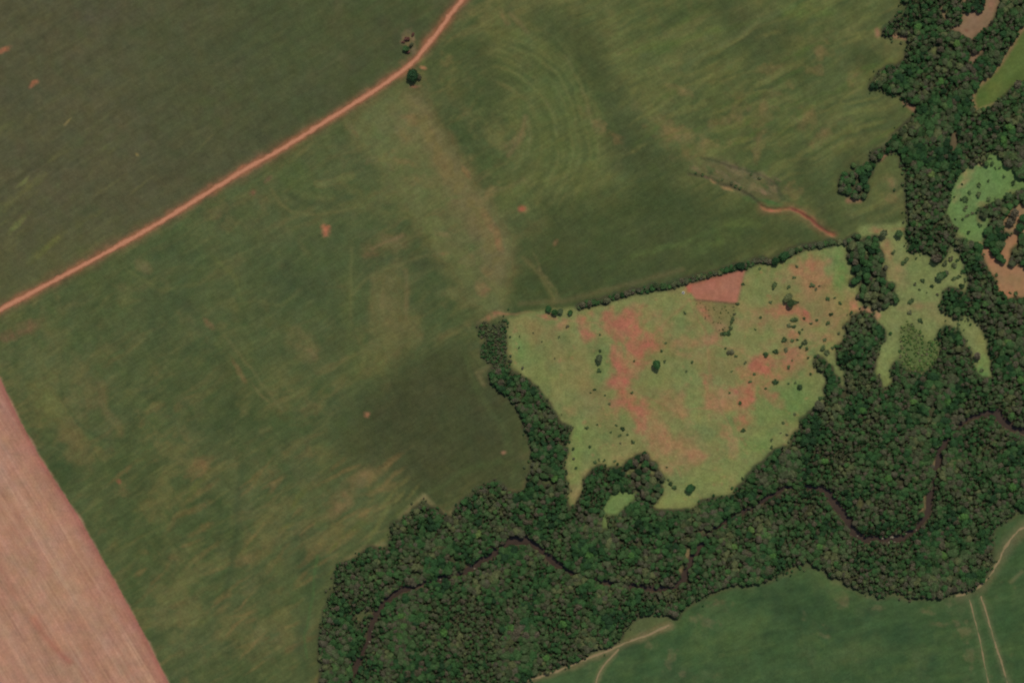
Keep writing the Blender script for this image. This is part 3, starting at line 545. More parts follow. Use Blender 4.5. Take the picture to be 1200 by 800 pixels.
def land_mat(name, amp, scale, rot=None, sc=None, bump=.3, amp2=.25, scale2=.9):
    """ground cover: soil and plant tones held in the sheet's 'cover' attribute, broken up by fine grain"""
    m, nt = nt_new(name)
    b = bsdf(nt)
    at = N(nt, 'ShaderNodeAttribute', attribute_name='cover')
    f = noise(nt, scale, 3, rot, sc)
    f2 = noise(nt, scale2, 2)
    r1 = N(nt, 'ShaderNodeMapRange'); r1.inputs['From Min'].default_value = .3; r1.inputs['From Max'].default_value = .7
    r1.inputs['To Min'].default_value = 1 - amp; r1.inputs['To Max'].default_value = 1 + amp
    r2 = N(nt, 'ShaderNodeMapRange'); r2.inputs['From Min'].default_value = .3; r2.inputs['From Max'].default_value = .7
    r2.inputs['To Min'].default_value = 1 - amp2; r2.inputs['To Max'].default_value = 1 + amp2
    nt.links.new(f, r1.inputs['Value']); nt.links.new(f2, r2.inputs['Value'])
    mm = N(nt, 'ShaderNodeMath', operation='MULTIPLY')
    nt.links.new(r1.outputs[0], mm.inputs[0]); nt.links.new(r2.outputs[0], mm.inputs[1])
    vm = N(nt, 'ShaderNodeVectorMath', operation='SCALE')
    nt.links.new(at.outputs['Color'], vm.inputs[0]); nt.links.new(mm.outputs[0], vm.inputs['Scale'])
    nt.links.new(vm.outputs[0], b.inputs['Base Color'])
    bp = N(nt, 'ShaderNodeBump'); bp.inputs['Strength'].default_value = bump; bp.inputs['Distance'].default_value = .35
    nt.links.new(f2, bp.inputs['Height']); nt.links.new(bp.outputs[0], b.inputs['Normal'])
    return m
R = math.radians
M_CROP = land_mat('crop_rows', .07, .35, R(30), (7, 1, 1), .35, .10, .45)
M_CROP2 = land_mat('crop_rows_north', .06, .35, R(31), (10, 1, 1), .3, .09, .5)
M_PLOUGH = land_mat('ploughed_earth', .075, .42, R(-59), (22, 1, 1), .5, .08, .4)
M_GRASS = land_mat('pasture_grass', .10, .16, None, None, .45, .14, .5)
M_SOIL = land_mat('bare_red_soil', .08, .2, None, None, .3, .07, .7)
M_FLOOR = land_mat('leaf_litter', .2, .25, None, None, .4, .2, .8)

# ------------------------------------------------------------------ ground sheets, one for each piece of land
CX = (GX[:-1, :-1] + GX[1:, 1:]) * .5; CY = (GY[:-1, :-1] + GY[1:, 1:]) * .5
reg = np.zeros(CX.shape, int)
def mark(pts, k, only=None):
    m = inside(CX, CY, pts)
    if only is not None: m &= only
    reg[m] = k
mark(NWF, 1); mark(PLOUGHED, 2); mark(SF, 3); mark(PASTURE, 4); mark(EAST_MEADOW, 5)
fm = inside(CX, CY, FOREST)
for pl in FOREST_GLADES: fm &= ~inside(CX, CY, pl)
for pl in (BELT, CLUMP, COPSE): fm |= inside(CX, CY, pl)
reg[fm] = 10
mark(BARE_PLOT, 6); mark(NE_MEADOW, 7); mark(RED_EAST, 8); mark(RED_NE, 8); mark(NE_FIELD, 9)
for pl in CLEARINGS: mark(pl, 11)
LAND = {0: ('crop_field', M_CROP, 'olive green crop field with curved drill marks south of the dirt road'),
        1: ('crop_field', M_CROP2, 'dull brownish green crop field north of the dirt road'),
        2: ('ploughed_field', M_PLOUGH, 'bare pinkish brown ploughed field with long straight furrows'),
        3: ('crop_field', M_CROP, 'deep green crop field south of the river wood'),
        4: ('pasture', M_GRASS, 'pale green pasture with red worn soil and scattered shrubs'),
        5: ('meadow', M_GRASS, 'pale green meadow between two wooded belts'),
        6: ('bare_soil_plot', M_SOIL, 'small fenced plot of bare red soil under the hedgerow'),
        7: ('meadow', M_GRASS, 'light green meadow enclosed by forest'),
        8: ('bare_soil_clearing', M_SOIL, 'reddish bare clearing among trees east of the meadow'),
        9: ('crop_field', M_CROP, 'bright green field tongue reaching into the forest'),
        10: ('forest_floor', M_FLOOR, 'dark leaf littered ground under the forest'),
        11: ('forest_clearing', M_SOIL, 'brown bare clearing inside the forest')}
P = np.stack([GX - 600, 400 - GY, H], -1).reshape(-1, 3)
CV = np.concatenate([C, np.ones((NY, NX, 1))], -1).reshape(-1, 4)
J, I = np.meshgrid(np.arange(NY - 1), np.arange(NX - 1), indexing='ij')
quad = np.stack([J * NX + I, (J + 1) * NX + I, (J + 1) * NX + I + 1, J * NX + I + 1], -1)
def mesh_np(name, v, f):
    me = bpy.data.meshes.new(name)
    n, k = f.shape
    me.vertices.add(len(v)); me.vertices.foreach_set('co', np.asarray(v, np.float32).ravel())
    me.loops.add(n * k); me.loops.foreach_set('vertex_index', f.astype(np.int32).ravel())
    me.polygons.add(n); me.polygons.foreach_set('loop_start', np.arange(0, n * k, k, dtype=np.int32))
    me.update(calc_edges=True)
    return me
def link(name, me, parent=None):
    o = bpy.data.objects.new(name, me); COL.objects.link(o)
    if parent is not None: o.parent = parent
    return o
def smooth(me): me.polygons.foreach_set('use_smooth', np.ones(len(me.polygons), bool))
for k, (nm, mat, lab) in LAND.items():
    q = quad[reg == k]
    if len(q) == 0: continue
    u, inv = np.unique(q, return_inverse=True)
    me = mesh_np(nm, P[u], inv.reshape(q.shape))
    a = me.attributes.new('cover', 'FLOAT_COLOR', 'POINT'); a.data.foreach_set('color', CV[u].astype(np.float32).ravel())
    smooth(me); me.materials.append(mat)
    o = link(nm, me); o['kind'] = 'structure'; o['label'] = lab
def hat(x, y):
    """height of the built sheet at a map point"""
    i = np.clip(((np.asarray(x) - X0) / STEP), 0, NX - 1.001); j = np.clip(((np.asarray(y) - Y0) / STEP), 0, NY - 1.001)
    i0 = i.astype(int); j0 = j.astype(int); a = i - i0; b = j - j0
    return (H[j0, i0] * (1 - a) + H[j0, i0 + 1] * a) * (1 - b) + (H[j0 + 1, i0] * (1 - a) + H[j0 + 1, i0 + 1] * a) * b
def hz(x, y): return float(hat(np.array([float(x)]), np.array([float(y)]))[0])

# far land out to the horizon
m_far, nt = nt_new('far_farmland')
b = bsdf(nt)
f = noise(nt, .0022, 6)
cr = N(nt, 'ShaderNodeValToRGB')
cr.color_ramp.elements[0].position = .38; cr.color_ramp.elements[0].color = (*alb((40, 60, 36)), 1)
cr.color_ramp.elements[1].position = .6; cr.color_ramp.elements[1].color = (*alb((92, 94, 58)), 1)
nt.links.new(f, cr.inputs[0]); nt.links.new(cr.outputs[0], b.inputs['Base Color'])
g = np.linspace(-16000, 16000, 33)
fx, fy = np.meshgrid(g, g)
fz = np.full(fx.shape, -6.5)
jj, ii = np.meshgrid(np.arange(32), np.arange(32), indexing='ij')
me = mesh_np('ground', np.stack([fx, fy, fz], -1).reshape(-1, 3), np.stack([jj * 33 + ii, jj * 33 + ii + 1, (jj + 1) * 33 + ii + 1, (jj + 1) * 33 + ii], -1).reshape(-1, 4))
me.materials.append(m_far)
o = link('ground', me); o['kind'] = 'structure'

# ------------------------------------------------------------------ roads, tracks, river
def resample(pts, step, vals=None):
    p = np.asarray(pts, float)
    # Catmull-Rom for smooth bends
    out = []; ov = []
    for i in range(len(p) - 1):
        p0 = p[max(i - 1, 0)]; p1 = p[i]; p2 = p[i + 1]; p3 = p[min(i + 2, len(p) - 1)]
        n = max(2, int(np.hypot(*(p2 - p1)) / step))
        for t in np.arange(n) / n:
            out.append(.5 * (2 * p1 + (p2 - p0) * t + (2 * p0 - 5 * p1 + 4 * p2 - p3) * t * t + (3 * p1 - p0 - 3 * p2 + p3) * t ** 3))
            if vals is not None: ov.append(vals[i] + (vals[i + 1] - vals[i]) * t)
    out.append(p[-1])
    if vals is not None: ov.append(vals[-1])
    return np.array(out), np.array(ov)
def ribbon(name, pts, width, mat, off=.06, rag=.5, cross=6, vals=None, z=None, seed=0, step=1.6, across=True):
    p, v = resample(pts, step, vals)
    keep = (p[:, 0] > X0 + 26) & (p[:, 0] < X1 - 26) & (p[:, 1] > Y0 + 26) & (p[:, 1] < Y1 - 26)
    p = p[keep]
    w = v[keep] if vals is not None else np.full(len(p), float(width))
    t = np.gradient(p, axis=0); t /= np.linalg.norm(t, axis=1)[:, None] + 1e-9
    nrm = np.stack([-t[:, 1], t[:, 0]], -1)
    s = np.arange(len(p)) * step
    wl = w * .5 + rag * fbm(s, s * 0 + 3, 7, 3, seed + 1); wr = w * .5 + rag * fbm(s, s * 0 + 9, 7, 3, seed + 2)
    u = np.linspace(-1, 1, cross + 1)
    pos = np.stack([p + nrm * (np.where(k < 0, wl, wr) * k)[:, None] for k in u], 1)
    zz = hat(pos[..., 0], pos[..., 1]) + off if z is None else np.full(pos.shape[:2], z)
    V = np.stack([pos[..., 0] - 600, 400 - pos[..., 1], zz], -1).reshape(-1, 3)
    n, k = len(p), cross + 1
    jj, ii = np.meshgrid(np.arange(n - 1), np.arange(cross), indexing='ij')
    me = mesh_np(name, V, np.stack([jj * k + ii, jj * k + ii + 1, (jj + 1) * k + ii + 1, (jj + 1) * k + ii], -1).reshape(-1, 4))
    a = me.attributes.new('side', 'FLOAT', 'POINT'); a.data.foreach_set('value', np.tile(np.abs(u), n).astype(np.float32))
    smooth(me); me.materials.append(mat)
    # faces up
    nz = np.zeros(len(me.polygons) * 3, np.float32); me.polygons.foreach_get('normal', nz)
    if nz.reshape(-1, 3)[:, 2].mean() < 0: me.flip_normals()
    o = link(name, me); o['kind'] = 'structure'
    return o
def dirt_mat(name, mid, rim, amp=.1):
    m, nt = nt_new(name); b = bsdf(nt)
    at = N(nt, 'ShaderNodeAttribute', attribute_name='side')
    f = noise(nt, .25, 4)
    ad = N(nt, 'ShaderNodeMath', operation='MULTIPLY_ADD'); ad.inputs[1].default_value = .8; ad.inputs[2].default_value = -.4
    nt.links.new(f, ad.inputs[0])
    sm = N(nt, 'ShaderNodeMath', operation='ADD'); nt.links.new(at.outputs['Fac'], sm.inputs[0]); nt.links.new(ad.outputs[0], sm.inputs[1])
    cr = N(nt, 'ShaderNodeValToRGB'); e = cr.color_ramp.elements
    e[0].position = .3; e[0].color = (*alb(mid), 1); e[1].position = .95; e[1].color = (*alb(rim), 1)
    nt.links.new(sm.outputs[0], cr.inputs[0])
    f2 = noise(nt, .9, 3); r = N(nt, 'ShaderNodeMapRange'); r.inputs['To Min'].default_value = 1 - amp; r.inputs['To Max'].default_value = 1 + amp
    nt.links.new(f2, r.inputs['Value'])
    vm = N(nt, 'ShaderNodeVectorMath', operation='SCALE'); nt.links.new(cr.outputs[0], vm.inputs[0]); nt.links.new(r.outputs[0], vm.inputs['Scale'])
    nt.links.new(vm.outputs[0], b.inputs['Base Color'])
    return m
M_ROAD = dirt_mat('red_dirt', (182, 125, 97), (142, 95, 70), .28)
M_TRACK = dirt_mat('pale_dirt', (136, 117, 87), (92, 96, 62), .35)
o = ribbon('dirt_road', ROAD, 6.0, M_ROAD, rag=1.5, seed=1); o['label'] = 'red dirt road running between the two big crop fields'
o = ribbon('dirt_track', [(600,806),(613,799),(633,792),(660,783),(683,773),(710,763),(733,753),(760,743),(784,732)], 3.4, M_TRACK, rag=2.4, seed=2, cross=4); o['label'] = 'pale dirt track along the southern forest edge'
o = ribbon('dirt_track', [(725,760),(718,768),(707,780),(700,793),(696,812)], 2.6, M_TRACK, rag=1.0, seed=3, cross=4); o['label'] = 'pale track branching off into the deep green field'
o = ribbon('dirt_track', [(1120,698),(1133,694),(1150,685),(1160,673),(1170,657),(1180,638),(1190,625),(1200,618),(1230,606)], 3.0, M_TRACK, rag=2.4, seed=4, cross=4); o['label'] = 'pale dirt track rounding the forest corner beside the southern field'
o = ribbon('dirt_track', [(1136,702),(1141,722),(1147,746),(1153,775),(1159,806)], 1.4, M_TRACK, rag=1.0, seed=5, cross=4); o['label'] = 'narrow straight wheel track across the southern field'
o = ribbon('dirt_track', [(1149,698),(1155,716),(1162,740),(1166,755),(1172,772),(1182,806)], 1.9, M_TRACK, rag=1.5, seed=6, cross=4); o['label'] = 'wider bending wheel track across the southern field'

m_w, nt = nt_new('brown_river_water')
b = bsdf(nt, .3, .22)
f = noise(nt, .12, 3)
cr = N(nt, 'ShaderNodeValToRGB'); e = cr.color_ramp.elements
e[0].color = (*alb((44, 34, 27)), 1); e[1].color = (*alb((72, 57, 44)), 1)
nt.links.new(f, cr.inputs[0]); nt.links.new(cr.outputs[0], b.inputs['Base Color'])
f = noise(nt, 1.4, 3); bp = N(nt, 'ShaderNodeBump'); bp.inputs['Strength'].default_value = .12; bp.inputs['Distance'].default_value = .1
nt.links.new(f, bp.inputs['Height']); nt.links.new(bp.outputs[0], b.inputs['Normal'])
# the water lies level in the cut channel, following the valley's slow fall
rp, rv = resample(RIVER, 1.6, RIVER_W)
o = ribbon('river', RIVER, 0, m_w, vals=[w + 6 for w in RIVER_W], rag=.3, seed=9, cross=8)
me = o.data
co = np.zeros(len(me.vertices) * 3, np.float32); me.vertices.foreach_get('co', co); co = co.reshape(-1, 3)
rows = co.reshape(-1, 9, 3)
bed = rows[:, 4, 2] + .9
kern = np.ones(61) / 61
bed = np.convolve(np.pad(bed, 30, mode='edge'), kern, 'valid')
rows[:, :, 2] = bed[:, None]
me.vertices.foreach_set('co', rows.ravel()); me.update()
o['label'] = 'narrow dark brown river winding through the forest'

# ------------------------------------------------------------------ foliage
def leaf_mat(name, stops, low, spot=.4):
    """crown colours: each tree takes its own tone from a range, leaf clumps vary a little, whole stands drift"""
    m, nt = nt_new(name)
    o = N(nt, 'ShaderNodeOutputMaterial')
    oi = N(nt, 'ShaderNodeObjectInfo')
    nz = N(nt, 'ShaderNodeTexNoise'); nz.inputs['Scale'].default_value = low; nz.inputs['Detail'].default_value = 2
    nt.links.new(oi.outputs['Location'], nz.inputs['Vector'])
    ma = N(nt, 'ShaderNodeMath', operation='MULTIPLY_ADD'); ma.inputs[1].default_value = 2.6; ma.inputs[2].default_value = -1.08
    nt.links.new(nz.outputs['Fac'], ma.inputs[0])
    ad = N(nt, 'ShaderNodeMath', operation='MULTIPLY_ADD', use_clamp=True); ad.inputs[1].default_value = .62; nt.links.new(oi.outputs['Random'], ad.inputs[0]); nt.links.new(ma.outputs[0], ad.inputs[2])
    cr = N(nt, 'ShaderNodeValToRGB')
    el = cr.color_ramp.elements
    while len(el) > 1: el.remove(el[-1])
    el[0].position = stops[0][0]; el[0].color = (*lin(stops[0][1]), 1)
    for ps, c in stops[1:]:
        e = el.new(ps); e.color = (*lin(c), 1)
    nt.links.new(ad.outputs[0], cr.inputs[0])
    at = N(nt, 'ShaderNodeAttribute', attribute_name='leaf')
    r = N(nt, 'ShaderNodeMapRange'); r.inputs['To Min'].default_value = 1 - spot; r.inputs['To Max'].default_value = 1 + spot
    nt.links.new(at.outputs['Fac'], r.inputs['Value'])
    vm = N(nt, 'ShaderNodeVectorMath', operation='SCALE'); nt.links.new(cr.outputs[0], vm.inputs[0]); nt.links.new(r.outputs[0], vm.inputs['Scale'])
    d = N(nt, 'ShaderNodeBsdfDiffuse'); t = N(nt, 'ShaderNodeBsdfTranslucent'); mx = N(nt, 'ShaderNodeMixShader'); mx.inputs[0].default_value = .18
    nt.links.new(vm.outputs[0], d.inputs['Color']); nt.links.new(vm.outputs[0], t.inputs['Color'])
    nt.links.new(d.outputs[0], mx.inputs[1]); nt.links.new(t.outputs[0], mx.inputs[2]); nt.links.new(mx.outputs[0], o.inputs['Surface'])
    return m
GREENS = [(0, (40, 60, 37)), (.16, (46, 72, 41)), (.34, (54, 82, 44)), (.48, (61, 83, 47)), (.62, (69, 82, 51)), (.74, (76, 79, 55)), (.84, (79, 75, 58)), (.92, (62, 92, 47)), (1, (88, 92, 58))]
M_LEAF = leaf_mat('forest_leaves', GREENS, .03)
M_BRIGHT = leaf_mat('bright_leaves', [(0, (66, 98, 48)), (.6, (74, 104, 51)), (1, (94, 108, 58))], .03)
M_LEAF_DRY = leaf_mat('dry_leaves', [(0, (78, 74, 54)), (.5, (90, 82, 64)), (1, (82, 88, 58))], .03)
M_SHRUB = leaf_mat('shrub_leaves', [(0, (56, 72, 44)), (.35, (70, 88, 52)), (.7, (86, 98, 60)), (1, (92, 90, 64))], .05)
M_SCRUB = leaf_mat('scrub_leaves', [(0, (56, 84, 44)), (.4, (80, 104, 52)), (.7, (104, 116, 64)), (.9, (110, 96, 76)), (1, (64, 86, 46))], .05)
M_REDBUSH = leaf_mat('reddish_leaves', [(0, (92, 62, 54)), (1, (108, 76, 64))], .05)
m_bark, nt = nt_new('bark')
b = bsdf(nt); f = noise(nt, 2.0, 3)
cr = N(nt, 'ShaderNodeValToRGB'); cr.color_ramp.elements[0].color = (.05, .035, .025, 1); cr.color_ramp.elements[1].color = (.14, .11, .085, 1)
nt.links.new(f, cr.inputs[0]); nt.links.new(cr.outputs[0], b.inputs['Base Color'])

def crown_mesh(name, seed, mat, lobes=6, leaves=330, flat=.8, leafs=.2, cz=1.25, open_=0.0, main=.7):
    r = np.random.default_rng(seed)
    L = [(0, 0, 0, main)]
    for k in range(lobes):
        a = 2 * math.pi * (k + r.uniform(-.3, .3)) / lobes; q = r.uniform(.38, .66)
        L.append((q * math.cos(a), q * math.sin(a), r.uniform(-.28, .3), r.uniform(.28, .5)))
    L = np.array(L)
    V = []; F = []; T = []
    tone = np.clip(.5 + .3 * r.normal(size=len(L)), .0, 1)
    # leaf clumps on the lobes
    wts = L[:, 3] ** 2; wts /= wts.sum()
    n = 0
    while n < leaves:
        k = r.choice(len(L), p=wts)
        d = r.normal(size=3); d /= np.linalg.norm(d)
        p = L[k, :3] + d * L[k, 3] * r.uniform(.8, 1.1)
        inner = ((p - L[:, :3]) ** 2).sum(1) < (L[:, 3] * .72) ** 2
        if inner.any(): continue
        if p[2] < -.45: continue
        nn = d * .8 + r.normal(size=3) * .75; nn[2] += .6; nn /= np.linalg.norm(nn)
        a = np.cross(nn, r.normal(size=3)); a /= np.linalg.norm(a); bb = np.cross(nn, a)
        s = leafs * r.uniform(.55, 1.25); s2 = s * r.uniform(.5, .95)
        i = len(V)
        bend = nn * s * r.uniform(-.3, .1)
        V += [p - a * s - bb * s2 * .3, p + bb * s2 * -1.0 + bend * 0, p + a * s - bb * s2 * .1 + bend, p + bb * s2]
        F.append((i, i + 1, i + 2, i + 3)); T += [float(np.clip(tone[k] + .2 * r.normal(), 0, 1))] * 4
        n += 1
    V = np.array(V)
    # twiggy inner mass so that the crown is not see-through everywhere
    core_v = []; core_f = []
    base = len(V)
    for (x, y, z, rad) in L:
        rr = rad * (.74 - open_)
        nu, nv = 7, 4
        b0 = base + len(core_v)
        for j in range(nv + 1):
            ph = math.pi * j / nv
            for i in range(nu):
                th = 2 * math.pi * (i + .5 * (j % 2)) / nu; q = rr * r.uniform(.8, 1.12)
                core_v.append((x + q * math.sin(ph) * math.cos(th), y + q * math.sin(ph) * math.sin(th), z + q * math.cos(ph)))
        for j in range(nv):
            for i in range(nu):
                core_f.append((b0 + j * nu + i, b0 + (j + 1) * nu + i, b0 + (j + 1) * nu + (i + 1) % nu, b0 + j * nu + (i + 1) % nu))
    T += [.3] * len(core_v)
    V = np.concatenate([V, np.array(core_v)]); F = np.array(F + core_f)
    V[:, 2] = V[:, 2] * flat + cz
    me = mesh_np(name, V, F)
    at = me.attributes.new('leaf', 'FLOAT', 'POINT'); at.data.foreach_set('value', np.array(T, np.float32))
    me.materials.append(mat)
    return me
def tube(path, rads, k=6):
    V = []; F = []
    for (p, q) in zip(path, rads):
        for i in range(k):
            a = 2 * math.pi * i / k; V.append((p[0] + q * math.cos(a), p[1] + q * math.sin(a), p[2]))
    for j in range(len(path) - 1):
        for i in range(k): F.append((j * k + i, j * k + (i + 1) % k, (j + 1) * k + (i + 1) % k, (j + 1) * k + i))
    return V, F
def trunk_mesh(name, seed, top=1.2, thick=.07):
    r = random.Random(seed)
    V, F = tube([(0, 0, -.08), (.02, .0, .25), (r.uniform(-.05, .05), r.uniform(-.05, .05), .7), (r.uniform(-.08, .08), r.uniform(-.08, .08), top)], [thick * 1.5, thick * 1.1, thick, thick * .45])
    for k in range(4):
        a = 2 * math.pi * k / 4 + r.uniform(-.4, .4); q = r.uniform(.35, .55)
        v, f = tube([(0, 0, top * .45), (q * .5 * math.cos(a), q * .5 * math.sin(a), top * .75), (q * math.cos(a), q * math.sin(a), top * .98)], [thick * .6, thick * .45, thick * .2], 5)
        n = len(V); V += v; F += [tuple(i + n for i in t) for t in f]
    me = mesh_np(name, np.array(V), np.array(F)); me.materials.append(m_bark); smooth(me)
    return me
NV = 8
BRIGHT_C = [crown_mesh('bright_crown', 120 + k, M_BRIGHT, 7, 330, .6, .2) for k in range(3)]
TREE_C = [crown_mesh('tree_crown', 100 + k, M_LEAF, 6 + k % 4, 340, .42 + .05 * (k % 4), .19, 1.3) for k in range(NV)]
DRY_C = [crown_mesh('dry_crown', 140 + k, M_LEAF_DRY, 6, 300, .75, .18) for k in range(3)]
SHRUB_C = [crown_mesh('shrub_crown', 160 + k, M_SHRUB, 3 + k % 3, 210, .5, .2, .46, .1, .42) for k in range(8)]
RED_C = [crown_mesh('red_crown', 180, M_REDBUSH, 5, 230, .7, .2, .62)]
SCRUB_C = [crown_mesh('scrub_crown', 190 + k, M_SCRUB, 5, 150, .7, .24, .55) for k in range(4)]
TREE_T = [trunk_mesh('tree_trunk', k) for k in range(4)]
SHRUB_T = [trunk_mesh('shrub_stem', 10 + k, .6, .05) for k in range(3)]

def plant(name, cat, x, y, r, label, group=None, crowns=TREE_C, trunks=TREE_T, tall=1.0):
    root = bpy.data.objects.new(name, None); COL.objects.link(root)
    root.empty_display_size = .5
    root.location = (x - 600, 400 - y, hz(x, y) - .03)
    root.rotation_euler = (0, 0, random.uniform(0, 6.28)); sx = random.uniform(.9, 1.12) if cat == 'tree' else random.uniform(.78, 1.3)
    root.scale = (r * sx, r / sx, r * tall * random.uniform(.88, 1.15))
    root['label'] = label; root['category'] = cat
    if group: root['group'] = group
    link('trunk' if cat == 'tree' else 'stem', random.choice(trunks), root)
    link('crown', random.choice(crowns), root)
    return root

# individual trees of the stands that stand apart
n_tree = 0
def stand(key, label, group, dry=.12, tall=1.0):
    global n_tree
    X, Y, Rr = STANDS[key]
    for x, y, r in zip(X, Y, Rr):
        plant('tree', 'tree', x, y, r, label, group, DRY_C if random.random() < dry else TREE_C, tall=tall); n_tree += 1
stand('belt', 'leafy tree in the short wooded belt east of the red-soil pasture', 'trees of the belt between pasture and meadow')
stand('clump', 'dark green tree in the small clump jutting into the crop field', 'trees of the clump in the crop field', .06)
stand('copse', 'dark green tree of the wedge-shaped copse at the pasture foot', 'trees of the wedge-shaped copse', .1)
hp, _ = resample(HEDGE, 4.3)
for i, (x, y) in enumerate(hp):
    if x < 760 and random.random() < .12: continue
    r = random.choice((1.8, 2.4, 3.0, 3.6, 4.2)) * random.uniform(.9, 1.1) * (1 if x > 790 else .9)
    if 895 < x < 925 or 770 < x < 785: r *= 1.3
    plant('tree', 'tree', x + random.uniform(-1.5, 1.5), y + random.uniform(-1.8, 1.8), r, 'low tree in the hedgerow dividing the crop field from the pasture', 'hedgerow trees', DRY_C if 883 < x < 903 or (x < 745 and random.random() < .5) or random.random() < .15 else TREE_C, tall=.8); n_tree += 1
for (x, y, r) in ((643,362,4),(650,366,4.2),(657,365,3.8),(668,366,3.2)):
    plant('tree', 'tree', x, y, r, 'small tree in the loose row at the western end of the hedgerow', 'trees at the hedgerow end', tall=.8); n_tree += 1
plant('tree', 'tree', 484, 89.5, 7.2, 'lone broad dark green tree beside the bend of the dirt road', None, tall=.8)
plant('tree', 'tree', 491, 91, 3.6, 'small brownish tree touching the lone tree beside the dirt road', None, DRY_C, tall=.9)
plant('tree', 'tree', 476, 57.5, 4.0, 'small dark tree on the scraped earth inside the road bend', None, tall=.9)
plant('shrub', 'shrub', 477, 46.5, 3.4, 'reddish brown bush on pale scraped earth inside the road bend', None, RED_C, SHRUB_T)
plant('shrub', 'shrub', 478.5, 61.5, 2.4, 'reddish brown bush just below the dark tree inside the road bend', None, RED_C, SHRUB_T)
plant('shrub', 'shrub', 472.5, 50, 2.0, 'small greyish brown bush on the western side of the scraped earth', None, RED_C, SHRUB_T)
plant('shrub', 'shrub', 482, 53, 2.6, 'greyish brown bush between the reddish bush and the dirt road', None, DRY_C, SHRUB_T)
plant('shrub', 'shrub', 484, 41, 2.2, 'small brown bush on the upper rim of the scraped earth', None, RED_C, SHRUB_T)
for (x, y, r, lab) in ((1187,251,6.2,'brownish rounded tree on red soil beside its slightly smaller twin'),(1183,259.5,5.6,'purplish brown rounded tree on red soil, the smaller of a pair')):
    plant('tree', 'tree', x, y, r, lab, None, DRY_C)
for (x, y, r) in ((1198,256,5.2),(1194,267,5.4),(1205,262,5)):
    plant('tree', 'tree', x, y, r, 'green tree at the eastern edge of the small red clearing', 'trees edging the small red clearing')
for (x, y, r) in ((1165,295,4.8),(1170,302,4.8),(1175,306,3.6),(1185,309,4.2)):
    plant('tree', 'tree', x, y, r, 'green tree on the wooded spit into the red bare clearing', 'trees on the spit in the red clearing')
for (x, y, r) in ((1100,324,5.2),(1104,322,4.2),(1108,320,3.2)):
    plant('tree', 'tree', x, y, r, 'dark tree of the tight trio in the middle of the meadow', 'trio of trees in the meadow')
plant('tree', 'tree', 923, 349, 5.4, 'large dark tree, upper one of the biggest pasture thicket', None)
plant('tree', 'tree', 926, 355, 5.2, 'large dark tree, lower one of the biggest pasture thicket', None)
plant('shrub', 'shrub', 933, 354, 3.2, 'shrub leaning on the eastern side of the biggest pasture thicket', None, SHRUB_C, SHRUB_T)
plant('tree', 'tree', 702, 420, 4.8, 'dark rounded tree in the western pasture between two small shrubs', None)
plant('tree', 'tree', 769, 427, 5.4, 'broad dark tree standing alone east of the long red soil patch', None)
plant('tree', 'tree', 959, 475, 6.2, 'broad dark tree ringed by grass close to the forest edge', None)
plant('tree', 'tree', 808, 572, 5.4, 'dark spreading tree alone on the pale southern pasture tip', None, tall=.7)
plant('tree', 'tree', 812, 571, 3.2, 'small dark tree touching the spreading tree on the pasture tip', None, tall=.7)
plant('tree', 'tree', 1034, 274, 5.0, 'dark tree on the reddish northern rim of the meadow', None)
plant('tree', 'tree', 1053, 274, 4.8, 'dark tree on the meadow rim right beside the forest edge', None)
plant('tree', 'tree', 1096, 303, 6.0, 'grey-brown rounded tree jutting from the forest into the meadow', None, DRY_C)
plant('tree', 'tree', 1144, 417, 4.6, 'greyish tree alone in the narrow grass strip between woods', None, DRY_C)

SH_W = [(703,411,2),(702,434,3.4),(775,411,2),(779,423,2.2),(743,423,1.5),(697,456,2),(714,473,2),(692,460,1.3),(709,463,1.3),(665,382,2.3),(703,392,1.5),(740,460,2),(780,402,1.5),(691,523,1.8),(675,548,1.8),(669,500,3.2),(687,501,2.6),(702,538,2),(708,539,2),(697,541,2.4),(720,540,2),(726,510,2),(730,502,3),(741,517,2.8),(735,509,1.8),(781,547,1.4),(722,498,1.5),(716,506,1.7),(727,519,1.5),(700,497,1.4),(655,395,1.5),(635,400,1.2),(650,420,1.2),(625,390,1.1)]
SH_S = [(786,566,3),(790,571,2.8),(783,562,2),(870,560,2.4),(904,515,2),(904,524,2.5),(909,529,3.4),(915,507,1.4),(922,509,2),(931,485,2),(918,495,1.8),(871,504,3),(867,472,2.2),(962,466,3)]
SH_C = [(907,334,4),(930,325,2.5),(933,312,2.1),(890,315,2),(871,333,2.3),(924,336,2.5),(951,334,3.8),(956,339,1.8),(960,335,1.5),(903,354,2.5),(891,372,2),(970,350,2.8),(978,349,1.8),(984,355,2.3),(973,368,2.7),(970,378,2.8),(950,379,2),(942,373,1.8),(957,375,2),(929,375,3),(932.5,374,3),(924,381,3),(930,382.5,2.8),(937,390,2.3),(940,386,1.5),(919,398,3.8),(928,399,2.5),(802,366,2.2),(966,398,2.5),(885,386,1.5),(943,401,3.8),(938,406,2.8),(945,409,2.5),(964,408,3.8),(969,413,3.4),(976,407,3),(909,412,3.6),(921,410,3),(958,416,1.6),(934,398,1.8),(856,412.5,4.2),(862,417,2.2),(850,408,1.6),(897,415,3.8),(873,425,2),(924,430,2.5),(928,422,1.4),(908,447,4),(937,453,3.3),(932,448,2),(924,449,1.6),(897,455,1.6),(884,438,2),(879,447,2.2),(811,424,2),(804,435,1.6),(857,435,1.5),(947,419,1.8),(855,460,1.5),(959,416,1.5)]
SH_ROW = [(864,356,2.4),(860,368,2.1),(858.5,373,2.6),(857,378,2.8),(856,384,3),(853.5,390,3.2),(849,390.5,2.8),(845,391,2)]
